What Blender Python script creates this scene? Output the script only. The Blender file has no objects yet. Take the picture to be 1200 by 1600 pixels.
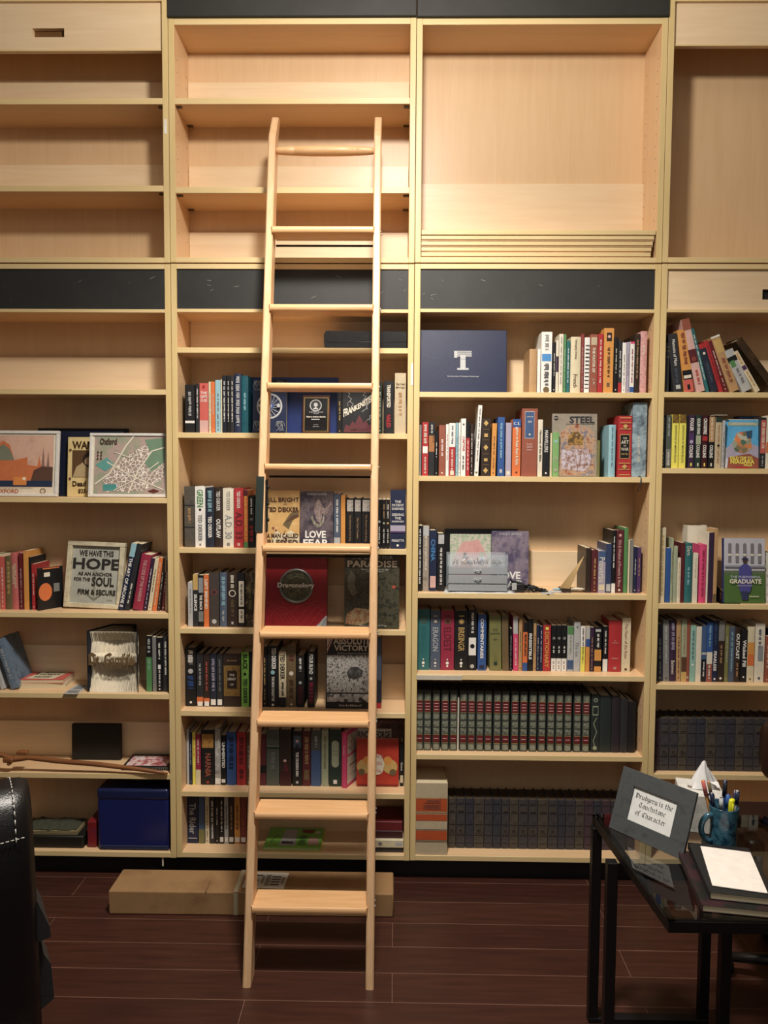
import bpy, bmesh, math, random
from mathutils import Vector, Matrix
random.seed(7)
SC = bpy.context.scene
C = SC.collection
# ------------------------------------------------------------------ camera, world, lights, exposure
D, CH, F = 2.805, 1.615, 1156.0          # camera distance to the bookcase fronts, eye height, focal length (px of 1600)
YAW, PIT, ROL = -0.01566, -0.05889, 0.0062
fw = Vector((math.sin(YAW)*math.cos(PIT), math.cos(YAW)*math.cos(PIT), math.sin(PIT)))
rt = Vector((math.cos(YAW), -math.sin(YAW), 0)); up = rt.cross(fw)
R2 = rt*math.cos(ROL)+up*math.sin(ROL); U2 = -rt*math.sin(ROL)+up*math.cos(ROL)
cam = bpy.data.objects.new('camera', bpy.data.cameras.new('camera')); C.objects.link(cam)
cam.data.sensor_fit = 'VERTICAL'; cam.data.sensor_height = 36; cam.data.lens = F/1600*36
m3 = Matrix((R2, U2, -fw)).transposed()
cam.matrix_world = Matrix.Translation((0, -D, CH)) @ m3.to_4x4()
cam.data.clip_start = 0.02
SC.camera = cam
SC.view_settings.view_transform = 'Standard'; SC.view_settings.look = 'None'
SC.view_settings.gamma = 1; SC.view_settings.use_curve_mapping = False
SC.view_settings.exposure = 0.32
wd = bpy.data.worlds.new('world'); SC.world = wd; wd.use_nodes = True
wd.node_tree.nodes['Background'].inputs[0].default_value = (1.0, .93, .84, 1)
wd.node_tree.nodes['Background'].inputs[1].default_value = .15
def lamp(name, kind, loc, energy, color, size, rot=(0, 0, 0)):
    l = bpy.data.lights.new(name, kind); l.energy = energy; l.color = color
    if kind == 'AREA':
        l.shape = 'RECTANGLE'; l.size, l.size_y = size
    else: l.shadow_soft_size = size
    o = bpy.data.objects.new(name, l); o.location = loc; o.rotation_euler = rot; C.objects.link(o); return o
lamp('ceiling_lamp_light', 'POINT', (-.02, -1.32, 3.34), 66, (1, .93, .84), .09)
lower_fill = lamp('lower_shelf_fill', 'SPOT', (-.05, -1.35, 3.36), 225, (1, .93, .84), .16)  # added spot fill that lifts the lower shelves, not a fitting of the room
lower_fill.data.spot_size = math.radians(105); lower_fill.data.spot_blend = 1.0
lower_fill.rotation_euler = (Vector((0, -.35, .2))-Vector((-.05, -1.35, 3.36))).to_track_quat('-Z', 'Y').to_euler()
lamp('room_fill_light', 'AREA', (.3, -3.9, 3.6), 9, (1, .94, .86), (2.6, 1.2), (math.radians(20), 0, 0))  # weak unseen area added behind the camera as ambient fill

def ray(px, py): return fw+R2*((px-600)/F)+U2*((800-py)/F)
def P(px, py, Y=0.0):
    d = ray(px, py); t = (Y+D)/d.y; return Vector((t*d.x, Y, CH+t*d.z))
def PZ(px, py, z):
    d = ray(px, py); t = (z-CH)/d.z; return Vector((t*d.x, -D+t*d.y, z))
# ------------------------------------------------------------------ materials
COL = dict(black='#17171a', charcoal='#2b2c30', white='#e9e6df', ivory='#ded5bf', cream='#d8cba6', beige='#bfae8c', tan='#b98f5b', brown='#5c3d29',
 darkbrown='#33241d', red='#b3242a', crimson='#9c2244', maroon='#5b1f26', coral='#cf5a4e', orange='#dd6f27', amber='#d99232', yellow='#e6dc35',
 lime='#7cc23a', green='#4d8a4c', olive='#77763f', sage='#9fa88a', darkgreen='#22382f', teal='#1f6a6d', mint='#86b7a8', navy='#1c2747', blue='#2a5598',
 lightblue='#8dbdca', slate='#4c5a70', grey='#7d7d7a', silver='#b4b6b6', purple='#4d3163', lilac='#a9a1b8', pink='#d83d74', palepink='#d5a9a0', gold='#c9a455',
 greygreen='#4e554c', rust='#98503a', inkblue='#232a3a', plum='#3a2440', paper='#d9cfb2', navyblack='#1a1f2c', salmon='#c4605c', brick='#8a3a33', skyblue='#3f8fd0',
 steel='#8a8f94', wine='#41161d', darkred='#6b1a20', bronze='#6d5a3a', denim='#3d5a86', dusk='#27302f')
NICE = dict(darkbrown='dark brown', darkgreen='dark green', lightblue='light blue', greygreen='grey-green', inkblue='ink blue', palepink='pale pink',
 navyblack='blue-black', skyblue='sky blue', darkred='dark red', wine='wine red', brick='brick red', plum='dark plum', rust='rust brown', denim='denim blue', dusk='dark grey-green')
def s2l(c): return c/12.92 if c <= .04045 else ((c+.055)/1.055)**2.4
def rgb(c):
    if isinstance(c, tuple): return (c[0], c[1], c[2], 1)
    h = COL.get(c, c).lstrip('#'); v = [s2l(int(h[i:i+2], 16)/255) for i in (0, 2, 4)]
    if c in COL: g = .2126*v[0]+.7152*v[1]+.0722*v[2]; v = [x*.86+g*.14 for x in v]
    return tuple(v)+(1,)
MC = {}
def mat(c, rough=.5, metal=0, spec=.5, bump=0, bs=200):
    k = ('m', c, rough, metal, spec, bump)
    if k in MC: return MC[k]
    m = bpy.data.materials.new('paint_'+str(c).strip('#')); m.use_nodes = True; nt = m.node_tree; b = nt.nodes['Principled BSDF']
    b.inputs['Roughness'].default_value = rough; b.inputs['Metallic'].default_value = metal
    b.inputs['Specular IOR Level'].default_value = spec
    base = rgb(c)
    tc = nt.nodes.new('ShaderNodeTexCoord'); n = nt.nodes.new('ShaderNodeTexNoise'); n.inputs['Scale'].default_value = 40
    nt.links.new(tc.outputs['Object'], n.inputs['Vector'])
    mx = nt.nodes.new('ShaderNodeMix'); mx.data_type = 'RGBA'
    mx.inputs[6].default_value = tuple(v*.86 for v in base[:3])+(1,); mx.inputs[7].default_value = tuple(min(1, v*1.12) for v in base[:3])+(1,)
    nt.links.new(n.outputs[0], mx.inputs[0]); nt.links.new(mx.outputs[2], b.inputs['Base Color'])
    if bump:
        n2 = nt.nodes.new('ShaderNodeTexNoise'); n2.inputs['Scale'].default_value = bs; nt.links.new(tc.outputs['Object'], n2.inputs['Vector'])
        bp = nt.nodes.new('ShaderNodeBump'); bp.inputs['Strength'].default_value = bump; bp.inputs['Distance'].default_value = .002
        nt.links.new(n2.outputs[0], bp.inputs['Height']); nt.links.new(bp.outputs[0], b.inputs['Normal'])
    MC[k] = m; return m
def blotch(cols, scale=60, kind='noise', rough=.4, stretch=(1, 1, 1)):
    """a printed picture of blotches: colour ramp over noise or cells"""
    k = ('b', tuple(cols), scale, kind, stretch)
    if k in MC: return MC[k]
    m = bpy.data.materials.new('print_'+kind); m.use_nodes = True; nt = m.node_tree; b = nt.nodes['Principled BSDF']; b.inputs['Roughness'].default_value = rough
    tc = nt.nodes.new('ShaderNodeTexCoord'); mp = nt.nodes.new('ShaderNodeMapping'); mp.inputs['Scale'].default_value = stretch
    nt.links.new(tc.outputs['Object'], mp.inputs['Vector'])
    if kind == 'noise':
        n = nt.nodes.new('ShaderNodeTexNoise'); n.inputs['Scale'].default_value = scale; n.inputs['Detail'].default_value = 6; n.inputs['Roughness'].default_value = .7; o = n.outputs[0]
    elif kind == 'cells':
        n = nt.nodes.new('ShaderNodeTexVoronoi'); n.inputs['Scale'].default_value = scale; o = n.outputs['Color']
    else:
        n = nt.nodes.new('ShaderNodeTexVoronoi'); n.feature = 'DISTANCE_TO_EDGE'; n.inputs['Scale'].default_value = scale; o = n.outputs[0]
    nt.links.new(mp.outputs[0], n.inputs['Vector'])
    r = nt.nodes.new('ShaderNodeValToRGB'); nt.links.new(o, r.inputs[0]); e = r.color_ramp.elements
    lo, hi = (.28, .72) if kind == 'noise' else ((.0, 1.) if kind == 'cells' else (0, .12))
    for i, c in enumerate(cols):
        p = lo+(hi-lo)*i/(len(cols)-1)
        if i < 2: e[i].position = p; e[i].color = rgb(c)
        else: e.new(p).color = rgb(c)
    nt.links.new(r.outputs[0], b.inputs['Base Color']); MC[k] = m; return m
def wood(name, c1, c2, grain='z', rough=.42, scale=9, ring=0.0):
    k = ('w', name)
    if k in MC: return MC[k]
    m = bpy.data.materials.new(name); m.use_nodes = True; nt = m.node_tree; b = nt.nodes['Principled BSDF']; b.inputs['Roughness'].default_value = rough
    tc = nt.nodes.new('ShaderNodeTexCoord'); mp = nt.nodes.new('ShaderNodeMapping')
    mp.inputs['Scale'].default_value = {'z': (10, 10, .7), 'x': (.7, 10, 10), 'y': (10, .7, 10)}[grain]
    nt.links.new(tc.outputs['Object'], mp.inputs['Vector'])
    n = nt.nodes.new('ShaderNodeTexNoise'); n.inputs['Scale'].default_value = scale*.45; n.inputs['Detail'].default_value = 8; n.inputs['Roughness'].default_value = .65; n.inputs['Distortion'].default_value = .6
    nt.links.new(mp.outputs[0], n.inputs['Vector'])
    r = nt.nodes.new('ShaderNodeValToRGB'); r.color_ramp.elements[0].position = .3; r.color_ramp.elements[1].position = .7
    r.color_ramp.elements[0].color = rgb(c1); r.color_ramp.elements[1].color = rgb(c2)
    nt.links.new(n.outputs[0], r.inputs[0]); nt.links.new(r.outputs[0], b.inputs['Base Color'])
    bp = nt.nodes.new('ShaderNodeBump'); bp.inputs['Strength'].default_value = .08; bp.inputs['Distance'].default_value = .001
    nt.links.new(n.outputs[0], bp.inputs['Height']); nt.links.new(bp.outputs[0], b.inputs['Normal'])
    MC[k] = m; return m
MAPLE_V = wood('maple_back', '#dbb78c', '#e2c198', 'z', .38)
MAPLE_H = wood('maple_shelf', '#dab68a', '#e2c097', 'x', .38)
RAIL = wood('maple_rail', '#e4c8a2', '#edd5b2', 'x', .36)
EDGE_X = wood('edge_band_x', '#dcc28c', '#e5cd9c', 'x', .4)
EDGE_Z = wood('edge_band_z', '#d5bb82', '#dfc894', 'z', .4)
OAK_Z = wood('oak_rail', '#d3a87c', '#e5c098', 'z', .45, 14)
OAK_X = wood('oak_tread', '#d09f6c', '#e4b98a', 'x', .4, 14)
BLACKPANEL = blotch(['#222322', '#282928', '#2f302e'], 7, 'noise', .55)
# ------------------------------------------------------------------ mesh helpers
def tag(o, label=None, cat=None, group=None, kind=None):
    if label: o['label'] = label
    if cat: o['category'] = cat
    if group: o['group'] = group
    if kind: o['kind'] = kind
    return o
def link(name, me, parent=None, loc=None):
    o = bpy.data.objects.new(name, me); C.objects.link(o)
    if parent: o.parent = parent
    if loc is not None: o.location = loc
    return o
def empty(name, loc=(0, 0, 0), rot=(0, 0, 0)):
    o = bpy.data.objects.new(name, None); C.objects.link(o); o.location = loc; o.rotation_euler = rot; o.empty_display_size = .05; return o
class MB:
    def __init__(s): s.v = []; s.f = []; s.m = []; s.mats = []; s.sm = []
    def mi(s, m):
        if m not in s.mats: s.mats.append(m)
        return s.mats.index(m)
    def add(s, vs, fs, m, smooth=False):
        o = len(s.v); s.v += [tuple(v) for v in vs]; k = s.mi(m)
        for f in fs: s.f.append(tuple(i+o for i in f)); s.m.append(k); s.sm.append(smooth)
        return s
    def box(s, x0, x1, y0, y1, z0, z1, m):
        vs = [(x, y, z) for x in (x0, x1) for y in (y0, y1) for z in (z0, z1)]
        return s.add(vs, [(0, 1, 3, 2), (4, 6, 7, 5), (0, 4, 5, 1), (2, 3, 7, 6), (0, 2, 6, 4), (1, 5, 7, 3)], m)
    def bbox(s, x0, x1, y0, y1, z0, z1, m, b=.004, seg=2, mtx=None, smooth=True):
        bm = bmesh.new(); bmesh.ops.create_cube(bm, size=1)
        for v in bm.verts: v.co = Vector(((v.co.x+.5)*(x1-x0)+x0, (v.co.y+.5)*(y1-y0)+y0, (v.co.z+.5)*(z1-z0)+z0))
        if b: bmesh.ops.bevel(bm, geom=bm.edges[:], offset=b, segments=seg, profile=.5, affect='EDGES')
        if mtx: bm.transform(mtx)
        bm.verts.index_update()
        bm.normal_update(); base = Matrix.Identity(3) if mtx is None else mtx.to_3x3().inverted_safe()
        fl_, sm_ = [], []
        for f in bm.faces:
            n_ = base @ f.normal; (fl_ if max(abs(c) for c in n_) > .999*n_.length else sm_).append([v.index for v in f.verts])
        vs = [v.co.copy() for v in bm.verts]; bm.free(); o = len(s.v); s.v += [tuple(v) for v in vs]; k = s.mi(m)
        for fs, sm in ((fl_, False), (sm_, smooth and seg > 1)):
            for f in fs: s.f.append(tuple(i+o for i in f)); s.m.append(k); s.sm.append(sm)
        return s
    def prism(s, pts, y0, y1, m, plane='xz'):
        n = len(pts)
        def mk(a, b, y): return (a, y, b) if plane == 'xz' else ((a, b, y) if plane == 'xy' else (y, a, b))
        vs = [mk(a, b, y0) for a, b in pts]+[mk(a, b, y1) for a, b in pts]
        fs = [tuple(range(n)), tuple(range(2*n-1, n-1, -1))]+[(i, i+n, (i+1) % n+n, (i+1) % n) for i in range(n)]
        return s.add(vs, fs, m)
    def tube(s, path, rad, m, n=8, closed=False, smooth=True, flat=1.0):
        path = [Vector(p) for p in path]; k = len(path); rad = rad if isinstance(rad, (list, tuple)) else [rad]*k
        vs = []; prev = None
        for i, p in enumerate(path):
            a = path[(i-1) % k] if (closed or i) else p; b = path[(i+1) % k] if (closed or i < k-1) else p
            t = (b-a).normalized()
            if prev is None: u = t.orthogonal().normalized()
            else: u = (prev-t*prev.dot(t)); u = u.normalized() if u.length > 1e-6 else t.orthogonal().normalized()
            prev = u; w = t.cross(u)
            for j in range(n):
                an = 2*math.pi*j/n; vs.append(p+(u*math.cos(an)+w*math.sin(an)*flat)*rad[i])
        fs = []
        for i in range(k if closed else k-1):
            for j in range(n):
                a = i*n+j; b = i*n+(j+1) % n; c = ((i+1) % k)*n+(j+1) % n; d = ((i+1) % k)*n+j; fs.append((a, b, c, d))
        if not closed: fs += [tuple(range(n-1, -1, -1)), tuple(range((k-1)*n, k*n))]
        return s.add(vs, fs, m, smooth)
    def lathe(s, prof, m, n=28, c=(0, 0, 0), smooth=True):
        k = len(prof); vs = [(c[0]+r*math.cos(2*math.pi*j/n), c[1]+r*math.sin(2*math.pi*j/n), c[2]+z) for r, z in prof for j in range(n)]
        fs = [(i*n+j, i*n+(j+1) % n, (i+1)*n+(j+1) % n, (i+1)*n+j) for i in range(k-1) for j in range(n)]
        return s.add(vs, fs, m, smooth)
    def build(s, name, parent=None, loc=None, rot=None):
        me = bpy.data.meshes.new(name); me.from_pydata(s.v, [], s.f)
        for m in s.mats: me.materials.append(m)
        me.polygons.foreach_set('material_index', s.m); me.polygons.foreach_set('use_smooth', s.sm)
        bm = bmesh.new(); bm.from_mesh(me); bmesh.ops.recalc_face_normals(bm, faces=bm.faces[:]); bm.to_mesh(me); bm.free()
        me.update(); o = link(name, me, parent, loc)
        if rot: o.rotation_euler = rot
        return o
# ------------------------------------------------------------------ lettering and printed art
TXT = {}
def text_geo(s, bold=0.0):
    if (s, bold) in TXT: return TXT[(s, bold)]
    cu = bpy.data.curves.new('lettering', 'FONT'); cu.body = s; cu.resolution_u = 2; cu.offset = bold
    o = bpy.data.objects.new('lettering', cu); C.objects.link(o); dg = bpy.context.evaluated_depsgraph_get()
    me = bpy.data.meshes.new_from_object(o.evaluated_get(dg)); vs = [v.co.copy() for v in me.vertices]; fs = [tuple(p.vertices) for p in me.polygons]
    bpy.data.objects.remove(o); bpy.data.curves.remove(cu); bpy.data.meshes.remove(me)
    if not vs: vs = [Vector((0, 0, 0)), Vector((1, 0, 0)), Vector((1, 1, 0))]; fs = [(0, 1, 2)]
    x0 = min(v.x for v in vs); x1 = max(v.x for v in vs); y0 = min(v.y for v in vs); y1 = max(v.y for v in vs)
    g = ([((v.x-x0)/(x1-x0), (v.y-y0)/(y1-y0)) for v in vs], fs, (x1-x0)/(y1-y0)); TXT[(s, bold)] = g; return g
def put(mb, flip_pts, fs, m): mb.add(flip_pts, fs, m)
def decorate(parent, w, h, ops, names=('cover_art', 'cover_lettering'), y0=0.0, nrm=-1):
    """flat print on the face y=y0 of a thing w wide, h high, origin at its bottom centre"""
    A, T = MB(), MB(); e = .00025; L = 0
    def pt(u, v, l): return ((u-.5)*w, y0+nrm*e*(l+1), v*h)
    for op in ops:
        L += 1; k = op[0]
        c = op[-1] if not isinstance(op[-1], (int, float)) else op[-2]
        m = c if isinstance(c, bpy.types.Material) else mat(c, .45)
        if k == 'r': _, a, b, c2, d = op[:5]; A.add([pt(a, b, L), pt(c2, b, L), pt(c2, d, L), pt(a, d, L)], [(0, 1, 2, 3)], m)
        elif k == 'p': A.add([pt(u, v, L) for u, v in op[1]], [tuple(range(len(op[1])))], m)
        elif k == 'c':
            _, u, v, r = op[:4]; n = 28; A.add([((u-.5)*w+r*w*math.cos(2*math.pi*i/n), y0+nrm*e*(L+1), v*h+r*w*math.sin(2*math.pi*i/n)) for i in range(n)], [tuple(range(n))], m)
        elif k == 'l':
            pts = [Vector(((u-.5)*w, v*h)) for u, v in op[1]]; hw = op[2]*w/2; vs = []
            for i, p in enumerate(pts):
                t = (pts[min(i+1, len(pts)-1)]-pts[max(i-1, 0)]); t = t.normalized() if t.length else Vector((1, 0)); nn = Vector((-t.y, t.x))*hw
                vs += [(p.x+nn.x, y0+nrm*e*(L+1), p.y+nn.y), (p.x-nn.x, y0+nrm*e*(L+1), p.y-nn.y)]
            A.add(vs, [(2*i, 2*i+1, 2*i+3, 2*i+2) for i in range(len(pts)-1)], m)
        elif k in 'tTvq':     # t: level text, T: bold level text, v: text running down a spine, q: bold one
            _, s, a, b, c2, d = op[:6]; g, fs, asp = text_geo(s, .03 if k in 'Tq' else .008)
            bw, bh = (c2-a)*w, (d-b)*h; cx, cz = ((a+c2)/2-.5)*w, (b+d)/2*h
            if k in 'tT':
                tw, th = (bw, bh) if asp*bh > bw*.75 and asp*bh < bw*2.2 else ((bw, bw/asp) if asp*bh >= bw else (asp*bh, bh))
                vs = [(cx+(x-.5)*tw, y0+nrm*e*(L+1), cz+(y-.5)*th) for x, y in g]
            else:
                th = min(bw, bh/asp*1.5); tw = min(bh, th*asp*1.3)
                vs = [(cx+(y-.5)*th, y0+nrm*e*(L+1), cz-(x-.5)*tw) for x, y in g]
            T.add(vs, fs, m)
        elif k in 'kh':       # rows of small unreadable print
            _, a, b, c2, d = op[:5]; rnd = random.Random(int((a+b*3+c2*7+d*11)*1000)+L)
            if k == 'k':
                z = d; left = rnd.randint(3, 7)
                while z > b:
                    s = (.0032+rnd.random()*.0022)/h
                    if left > 0:
                        q = rnd.choice((0, 0, .12, .25)); p_ = rnd.choice((0, 0, .1)); T.add([pt(a+q*(c2-a), z, L), pt(a+q*(c2-a), max(b, z-s*.62), L), pt(c2-p_*(c2-a), max(b, z-s*.62), L), pt(c2-p_*(c2-a), z, L)], [(0, 1, 2, 3)], m)
                    else: left = rnd.randint(3, 8)
                    left -= 1; z -= s
            else:
                n = max(2, int((d-b)*h/.006)); 
                for i in range(n):
                    z1 = d-(d-b)*i/n; z0 = z1-(d-b)/n*.5; ind = rnd.random()*.12; T.add([pt(a+(c2-a)*ind, z0, L), pt(c2-(c2-a)*ind, z0, L), pt(c2-(c2-a)*ind, z1, L), pt(a+(c2-a)*ind, z1, L)], [(0, 1, 2, 3)], m)
    if A.v: A.build(names[0], parent)
    if T.v: T.build(names[1], parent)
# ------------------------------------------------------------------ room
def struct(name, mb, **k): o = mb.build(name); o['kind'] = 'structure'; return o
fm = bpy.data.materials.new('dark_laminate_planks'); fm.use_nodes = True; nt = fm.node_tree; bs_ = nt.nodes['Principled BSDF']
tc = nt.nodes.new('ShaderNodeTexCoord'); br = nt.nodes.new('ShaderNodeTexBrick'); nt.links.new(tc.outputs['Object'], br.inputs['Vector'])
br.inputs['Scale'].default_value = 1; br.inputs['Brick Width'].default_value = 1.21; br.inputs['Row Height'].default_value = .131; br.inputs['Mortar Size'].default_value = .0011
br.inputs['Color1'].default_value = rgb('#3f241d'); br.inputs['Color2'].default_value = rgb('#4a2b22'); br.inputs['Mortar'].default_value = rgb('#8a6a5c'); br.offset = .37; br.inputs['Mortar Smooth'].default_value = .3
mp = nt.nodes.new('ShaderNodeMapping'); mp.inputs['Scale'].default_value = (2, 26, 1); nt.links.new(tc.outputs['Object'], mp.inputs[0])
nz = nt.nodes.new('ShaderNodeTexNoise'); nz.inputs['Scale'].default_value = 2.2; nz.inputs['Detail'].default_value = 8; nt.links.new(mp.outputs[0], nz.inputs['Vector'])
mx = nt.nodes.new('ShaderNodeMix'); mx.data_type = 'RGBA'; mx.blend_type = 'MULTIPLY'; mx.inputs[0].default_value = .75
rr = nt.nodes.new('ShaderNodeValToRGB'); rr.color_ramp.elements[0].position = .3; rr.color_ramp.elements[1].position = .75; rr.color_ramp.elements[0].color = (.45, .45, .45, 1); rr.color_ramp.elements[1].color = (1.15, 1.1, 1.05, 1)
nt.links.new(nz.outputs[0], rr.inputs[0]); nt.links.new(br.outputs[0], mx.inputs[6]); nt.links.new(rr.outputs[0], mx.inputs[7]); nt.links.new(mx.outputs[2], bs_.inputs['Base Color'])
bs_.inputs['Roughness'].default_value = .38
fl = MB(); fl.box(-3.2, 3.2, -5.2, .36, -.1, 0, fm); struct('floor', fl)
CEIL = 3.78
wallm = mat('#8d7f69', .85)
q = MB(); q.box(-3.2, 3.2, .22, .36, 0, CEIL, wallm); struct('wall_back', q)
q = MB(); q.box(-3.3, -3.2, -5.2, .36, 0, CEIL, wallm); struct('wall_left', q)
q = MB(); q.box(3.2, 3.3, -5.2, .36, 0, CEIL, wallm); struct('wall_right', q)
q = MB(); q.box(-3.3, 3.3, -5.2, .36, CEIL, CEIL+.1, mat('#b5ab9c', .9)); struct('ceiling', q)
# ------------------------------------------------------------------ bookcases
DEP, T = .195, .0215
GX = [-1.763, -.849, .0645, .9795, 1.893]
CXP = [150, 455, 835, 1120]             # where each unit is read in the photograph
UN = ['leftmost', 'ladder', 'middle right', 'rightmost']
SH = {}                                 # (unit, row pixel) -> height of the shelf's upper face
def shelf_board(parent, x0, x1, z, th=.02, rail=True, clips=False):
    b = MB(); b.box(x0, x1, .002, DEP-.007, z-th, z, MAPLE_H); b.bbox(x0, x1, -.001, .003, z-th, z, EDGE_X, .0008, 1)
    s = b.build('shelf', parent)
    if rail:
        r = MB(); r.bbox(x0+.001, x1-.001, DEP-.02, DEP-.008, z, z+.145, RAIL, .001, 1); r.build('back_rail', s)
    if clips:
        for x, q in ((x0, 1), (x1, -1)):
            for y in (.014, .165):
                c = MB(); c.bbox(min(x, x+q*.022), max(x, x+q*.022), y, y+.012, z-th-.006, z-th, mat('#5a4632', .4), .002, 2); c.build('shelf_clip', s)
    return s
def side(parent, x0, x1, z0, z1, pins=0):
    b = MB(); b.box(x0, x1, .002, DEP, z0, z1, MAPLE_V); b.bbox(x0, x1, -.002, .003, z0, z1, EDGE_Z, .0012, 1)
    if pins:
        xx = x1 if pins > 0 else x0; z = z0+.12
        while z < z1-.1:
            for y in (.035, .155):
                b.box(xx-.0003, xx+.0003, y-.002, y+.002, z-.002, z+.002, mat('#3b2a1c', .8))
            z += .045
    return b.build('side_panel', parent)
def unit(i, upper):
    x0, x1 = GX[i]+.001, GX[i+1]-.001; px = CXP[i]
    zz = lambda y: P(px, y, 0).z
    a, b = x0+T, x1-T
    side_txt = ['at the far left', 'behind the ladder', 'directly right of the ladder', 'at the far right'][i]
    if upper:
        r = empty('bookcase_cabinet', ((x0+x1)/2, 0, zz(410.5)))
        r.location = (0, 0, 0)
        tag(r, ['pale maple upper cabinet with empty shelves and slotted top panel, far left', 'pale maple upper cabinet with three empty shelves behind the ladder top',
                'pale maple upper cabinet holding stacked spare boards, right of the ladder', 'pale maple upper cabinet, empty without shelves, far right'][i], 'bookcase', 'upper cabinets of the bookcase wall')
        ztop = zz(28.5) if i in (1, 2) else zz(-8)
        z0 = zz(410.5)
        side(r, x0, a, z0, ztop, 1 if i == 1 else 0); side(r, b, x1, z0, ztop, -1 if i == 2 else 0)
        q = MB(); q.box(a, b, .002, DEP-.007, ztop-.022, ztop, MAPLE_H); q.bbox(a, b, -.001, .003, ztop-.022, ztop, EDGE_X, .001, 1); q.build('top_board', r)
        q = MB(); q.box(a, b, .002, DEP-.007, z0, z0+.019, MAPLE_H); q.bbox(a, b, -.001, .003, z0, z0+.019, EDGE_X, .001, 1); q.build('bottom_board', r)
        if i == 1:
            q = MB(); q.bbox(a+.001, b-.001, DEP-.02, DEP-.008, z0+.0195, z0+.165, RAIL, .001, 1); q.build('back_rail', r)
        q = MB(); q.box(a, b, DEP-.007, DEP, z0, ztop, MAPLE_V); q.build('back_panel', r)
        for y in {0: (153.5, 290), 1: (153, 292.5), 2: (), 3: ()}[i]:
            if i == 0: pass
            shelf_board(r, a, b, zz(y), .022, True, True)
        if i in (0, 3):
            zt, zb = ztop-.022, zz(77 if i == 0 else 69)
            q = MB()
            sx = ((P(48, 45, 0).x, P(98, 45, 0).x) if i == 0 else (x0+.45, x0+.57)); sz = (zz(55), zz(41))
            # panel with a cut slot
            q.box(a+.002, sx[0], .012, .03, zb, zt, RAIL); q.box(sx[1], b-.002, .012, .03, zb, zt, RAIL)
            q.box(sx[0], sx[1], .012, .03, zb, sz[0], RAIL); q.box(sx[0], sx[1], .012, .03, sz[1], zt, RAIL)
            q.box(a+.002, b-.002, .0105, .012, zb, zb+.006, EDGE_X)
            h = q.build('valance_panel', r)
            w = MB(); w.box(sx[0]-.005, sx[1]+.005, .031, .034, sz[0]-.005, sz[1]+.005, mat('#6e4a22', .7)); w.build('slot_backing', h)
            if i == 0: 
                pass
        else:
            q = MB(); q.bbox(x0+.001, x1-.001, -.012, .006, ztop+.0015, ztop+.24, BLACKPANEL, .0015, 1)
            o = q.build('sign_panel'); tag(o, ['', 'black sign panel above the upper cabinet behind the ladder', 'black scuffed sign panel above the cabinet holding stacked boards'][i], 'panel', 'black panels above the cabinets')
        return r
    r = empty('bookcase', (0, 0, 0))
    tag(r, ['tall maple bookcase holding framed prints and a blue bin, far left', 'tall maple bookcase of books standing behind the wooden ladder',
            'tall maple bookcase of books between the ladder and rightmost bookcase', 'tall maple bookcase of books behind the glass table, far right'][i], 'bookcase', 'lower bookcases of the wall')
    z1 = zz(412.5); zbot = zz([1338.5, 1342, 1347, 1352][i])
    side(r, x0, a, zbot, z1, 1 if i == 1 else 0); side(r, b, x1, zbot, z1, -1 if i == 2 else 0)
    q = MB(); q.box(a, b, .002, DEP-.007, z1-.019, z1, MAPLE_H); q.bbox(a, b, -.001, .003, z1-.019, z1, EDGE_X, .001, 1); q.build('top_board', r)
    q = MB(); q.box(a, b, DEP-.007, DEP, zbot, z1, MAPLE_V); q.build('back_panel', r)
    zl = zz(483)
    q = MB(); q.box(a, b, .002, DEP-.007, zl-.013, zl, MAPLE_H); q.bbox(a, b, -.001, .003, zl-.013, zl, EDGE_X, .001, 1); q.build('shelf', r)
    if i < 3:
        q = MB(); q.box(a+.001, b-.001, .004, .012, zl, z1-.019, BLACKPANEL)
        for k in range(9):
            random.seed(100*i+k); x = a+random.random()*(b-a); z = zl+.02+random.random()*(z1-zl-.06)
            dx, dz = random.uniform(-.02, .02), random.uniform(-.01, .01)
            q.add([(x, .0037, z), (x+dx, .0037, z+dz), (x+dx, .0037, z+dz+.0015), (x, .0037, z+.0012)], [(0, 1, 2, 3)], mat('#8c8c88', .8))
        q.build('sign_panel', r)
    else:
        q = MB(); sx = (P(1193, 459, 0).x, P(1193, 459, 0).x+.12); sz = (zz(467), zz(451))
        zt = z1-.019
        q.box(a+.002, sx[0], .008, .02, zl, zt, RAIL); q.box(sx[1], b-.002, .008, .02, zl, zt, RAIL); q.box(sx[0], sx[1], .008, .02, zl, sz[0], RAIL); q.box(sx[0], sx[1], .008, .02, sz[1], zt, RAIL)
        h = q.build('valance_panel', r); w = MB(); w.box(sx[0]-.005, sx[1]+.005, .021, .024, sz[0]-.005, sz[1]+.005, mat('#1d1712', .7)); w.build('slot_backing', h)
    rows = {0: (608.3, 777.6, 957.6, 1083.5, 1208.6, 1330.5), 1: (543.5, 676.8, 857.3, 983.3, 1112.5, 1238.5, 1334),
            2: (613, 744.7, 928, 1055.3, 1180.5, 1339), 3: (612.8, 732, 943.8, 1070.3, 1210.5, 1343)}[i]
    for k, y in enumerate(rows):
        z = zz(y); SH[(i, k+1)] = z
        last = k == len(rows)-1
        shelf_board(r, a, b, z, .02, not last, False)
    # toe kick
    q = MB(); q.box(x0, x1, .045, .06, 0, zbot-.0005, mat('#0e0e10', .6)); q.build('toe_kick', r)
    for xx in (x0+.06, x1-.09): q = MB(); q.box(xx, xx+.03, .062, .18, 0, zbot-.0005, mat('#0e0e10', .6)); q.build('plinth_block', r)
    return r
for i in range(4): unit(i, True); unit(i, False)
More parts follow.
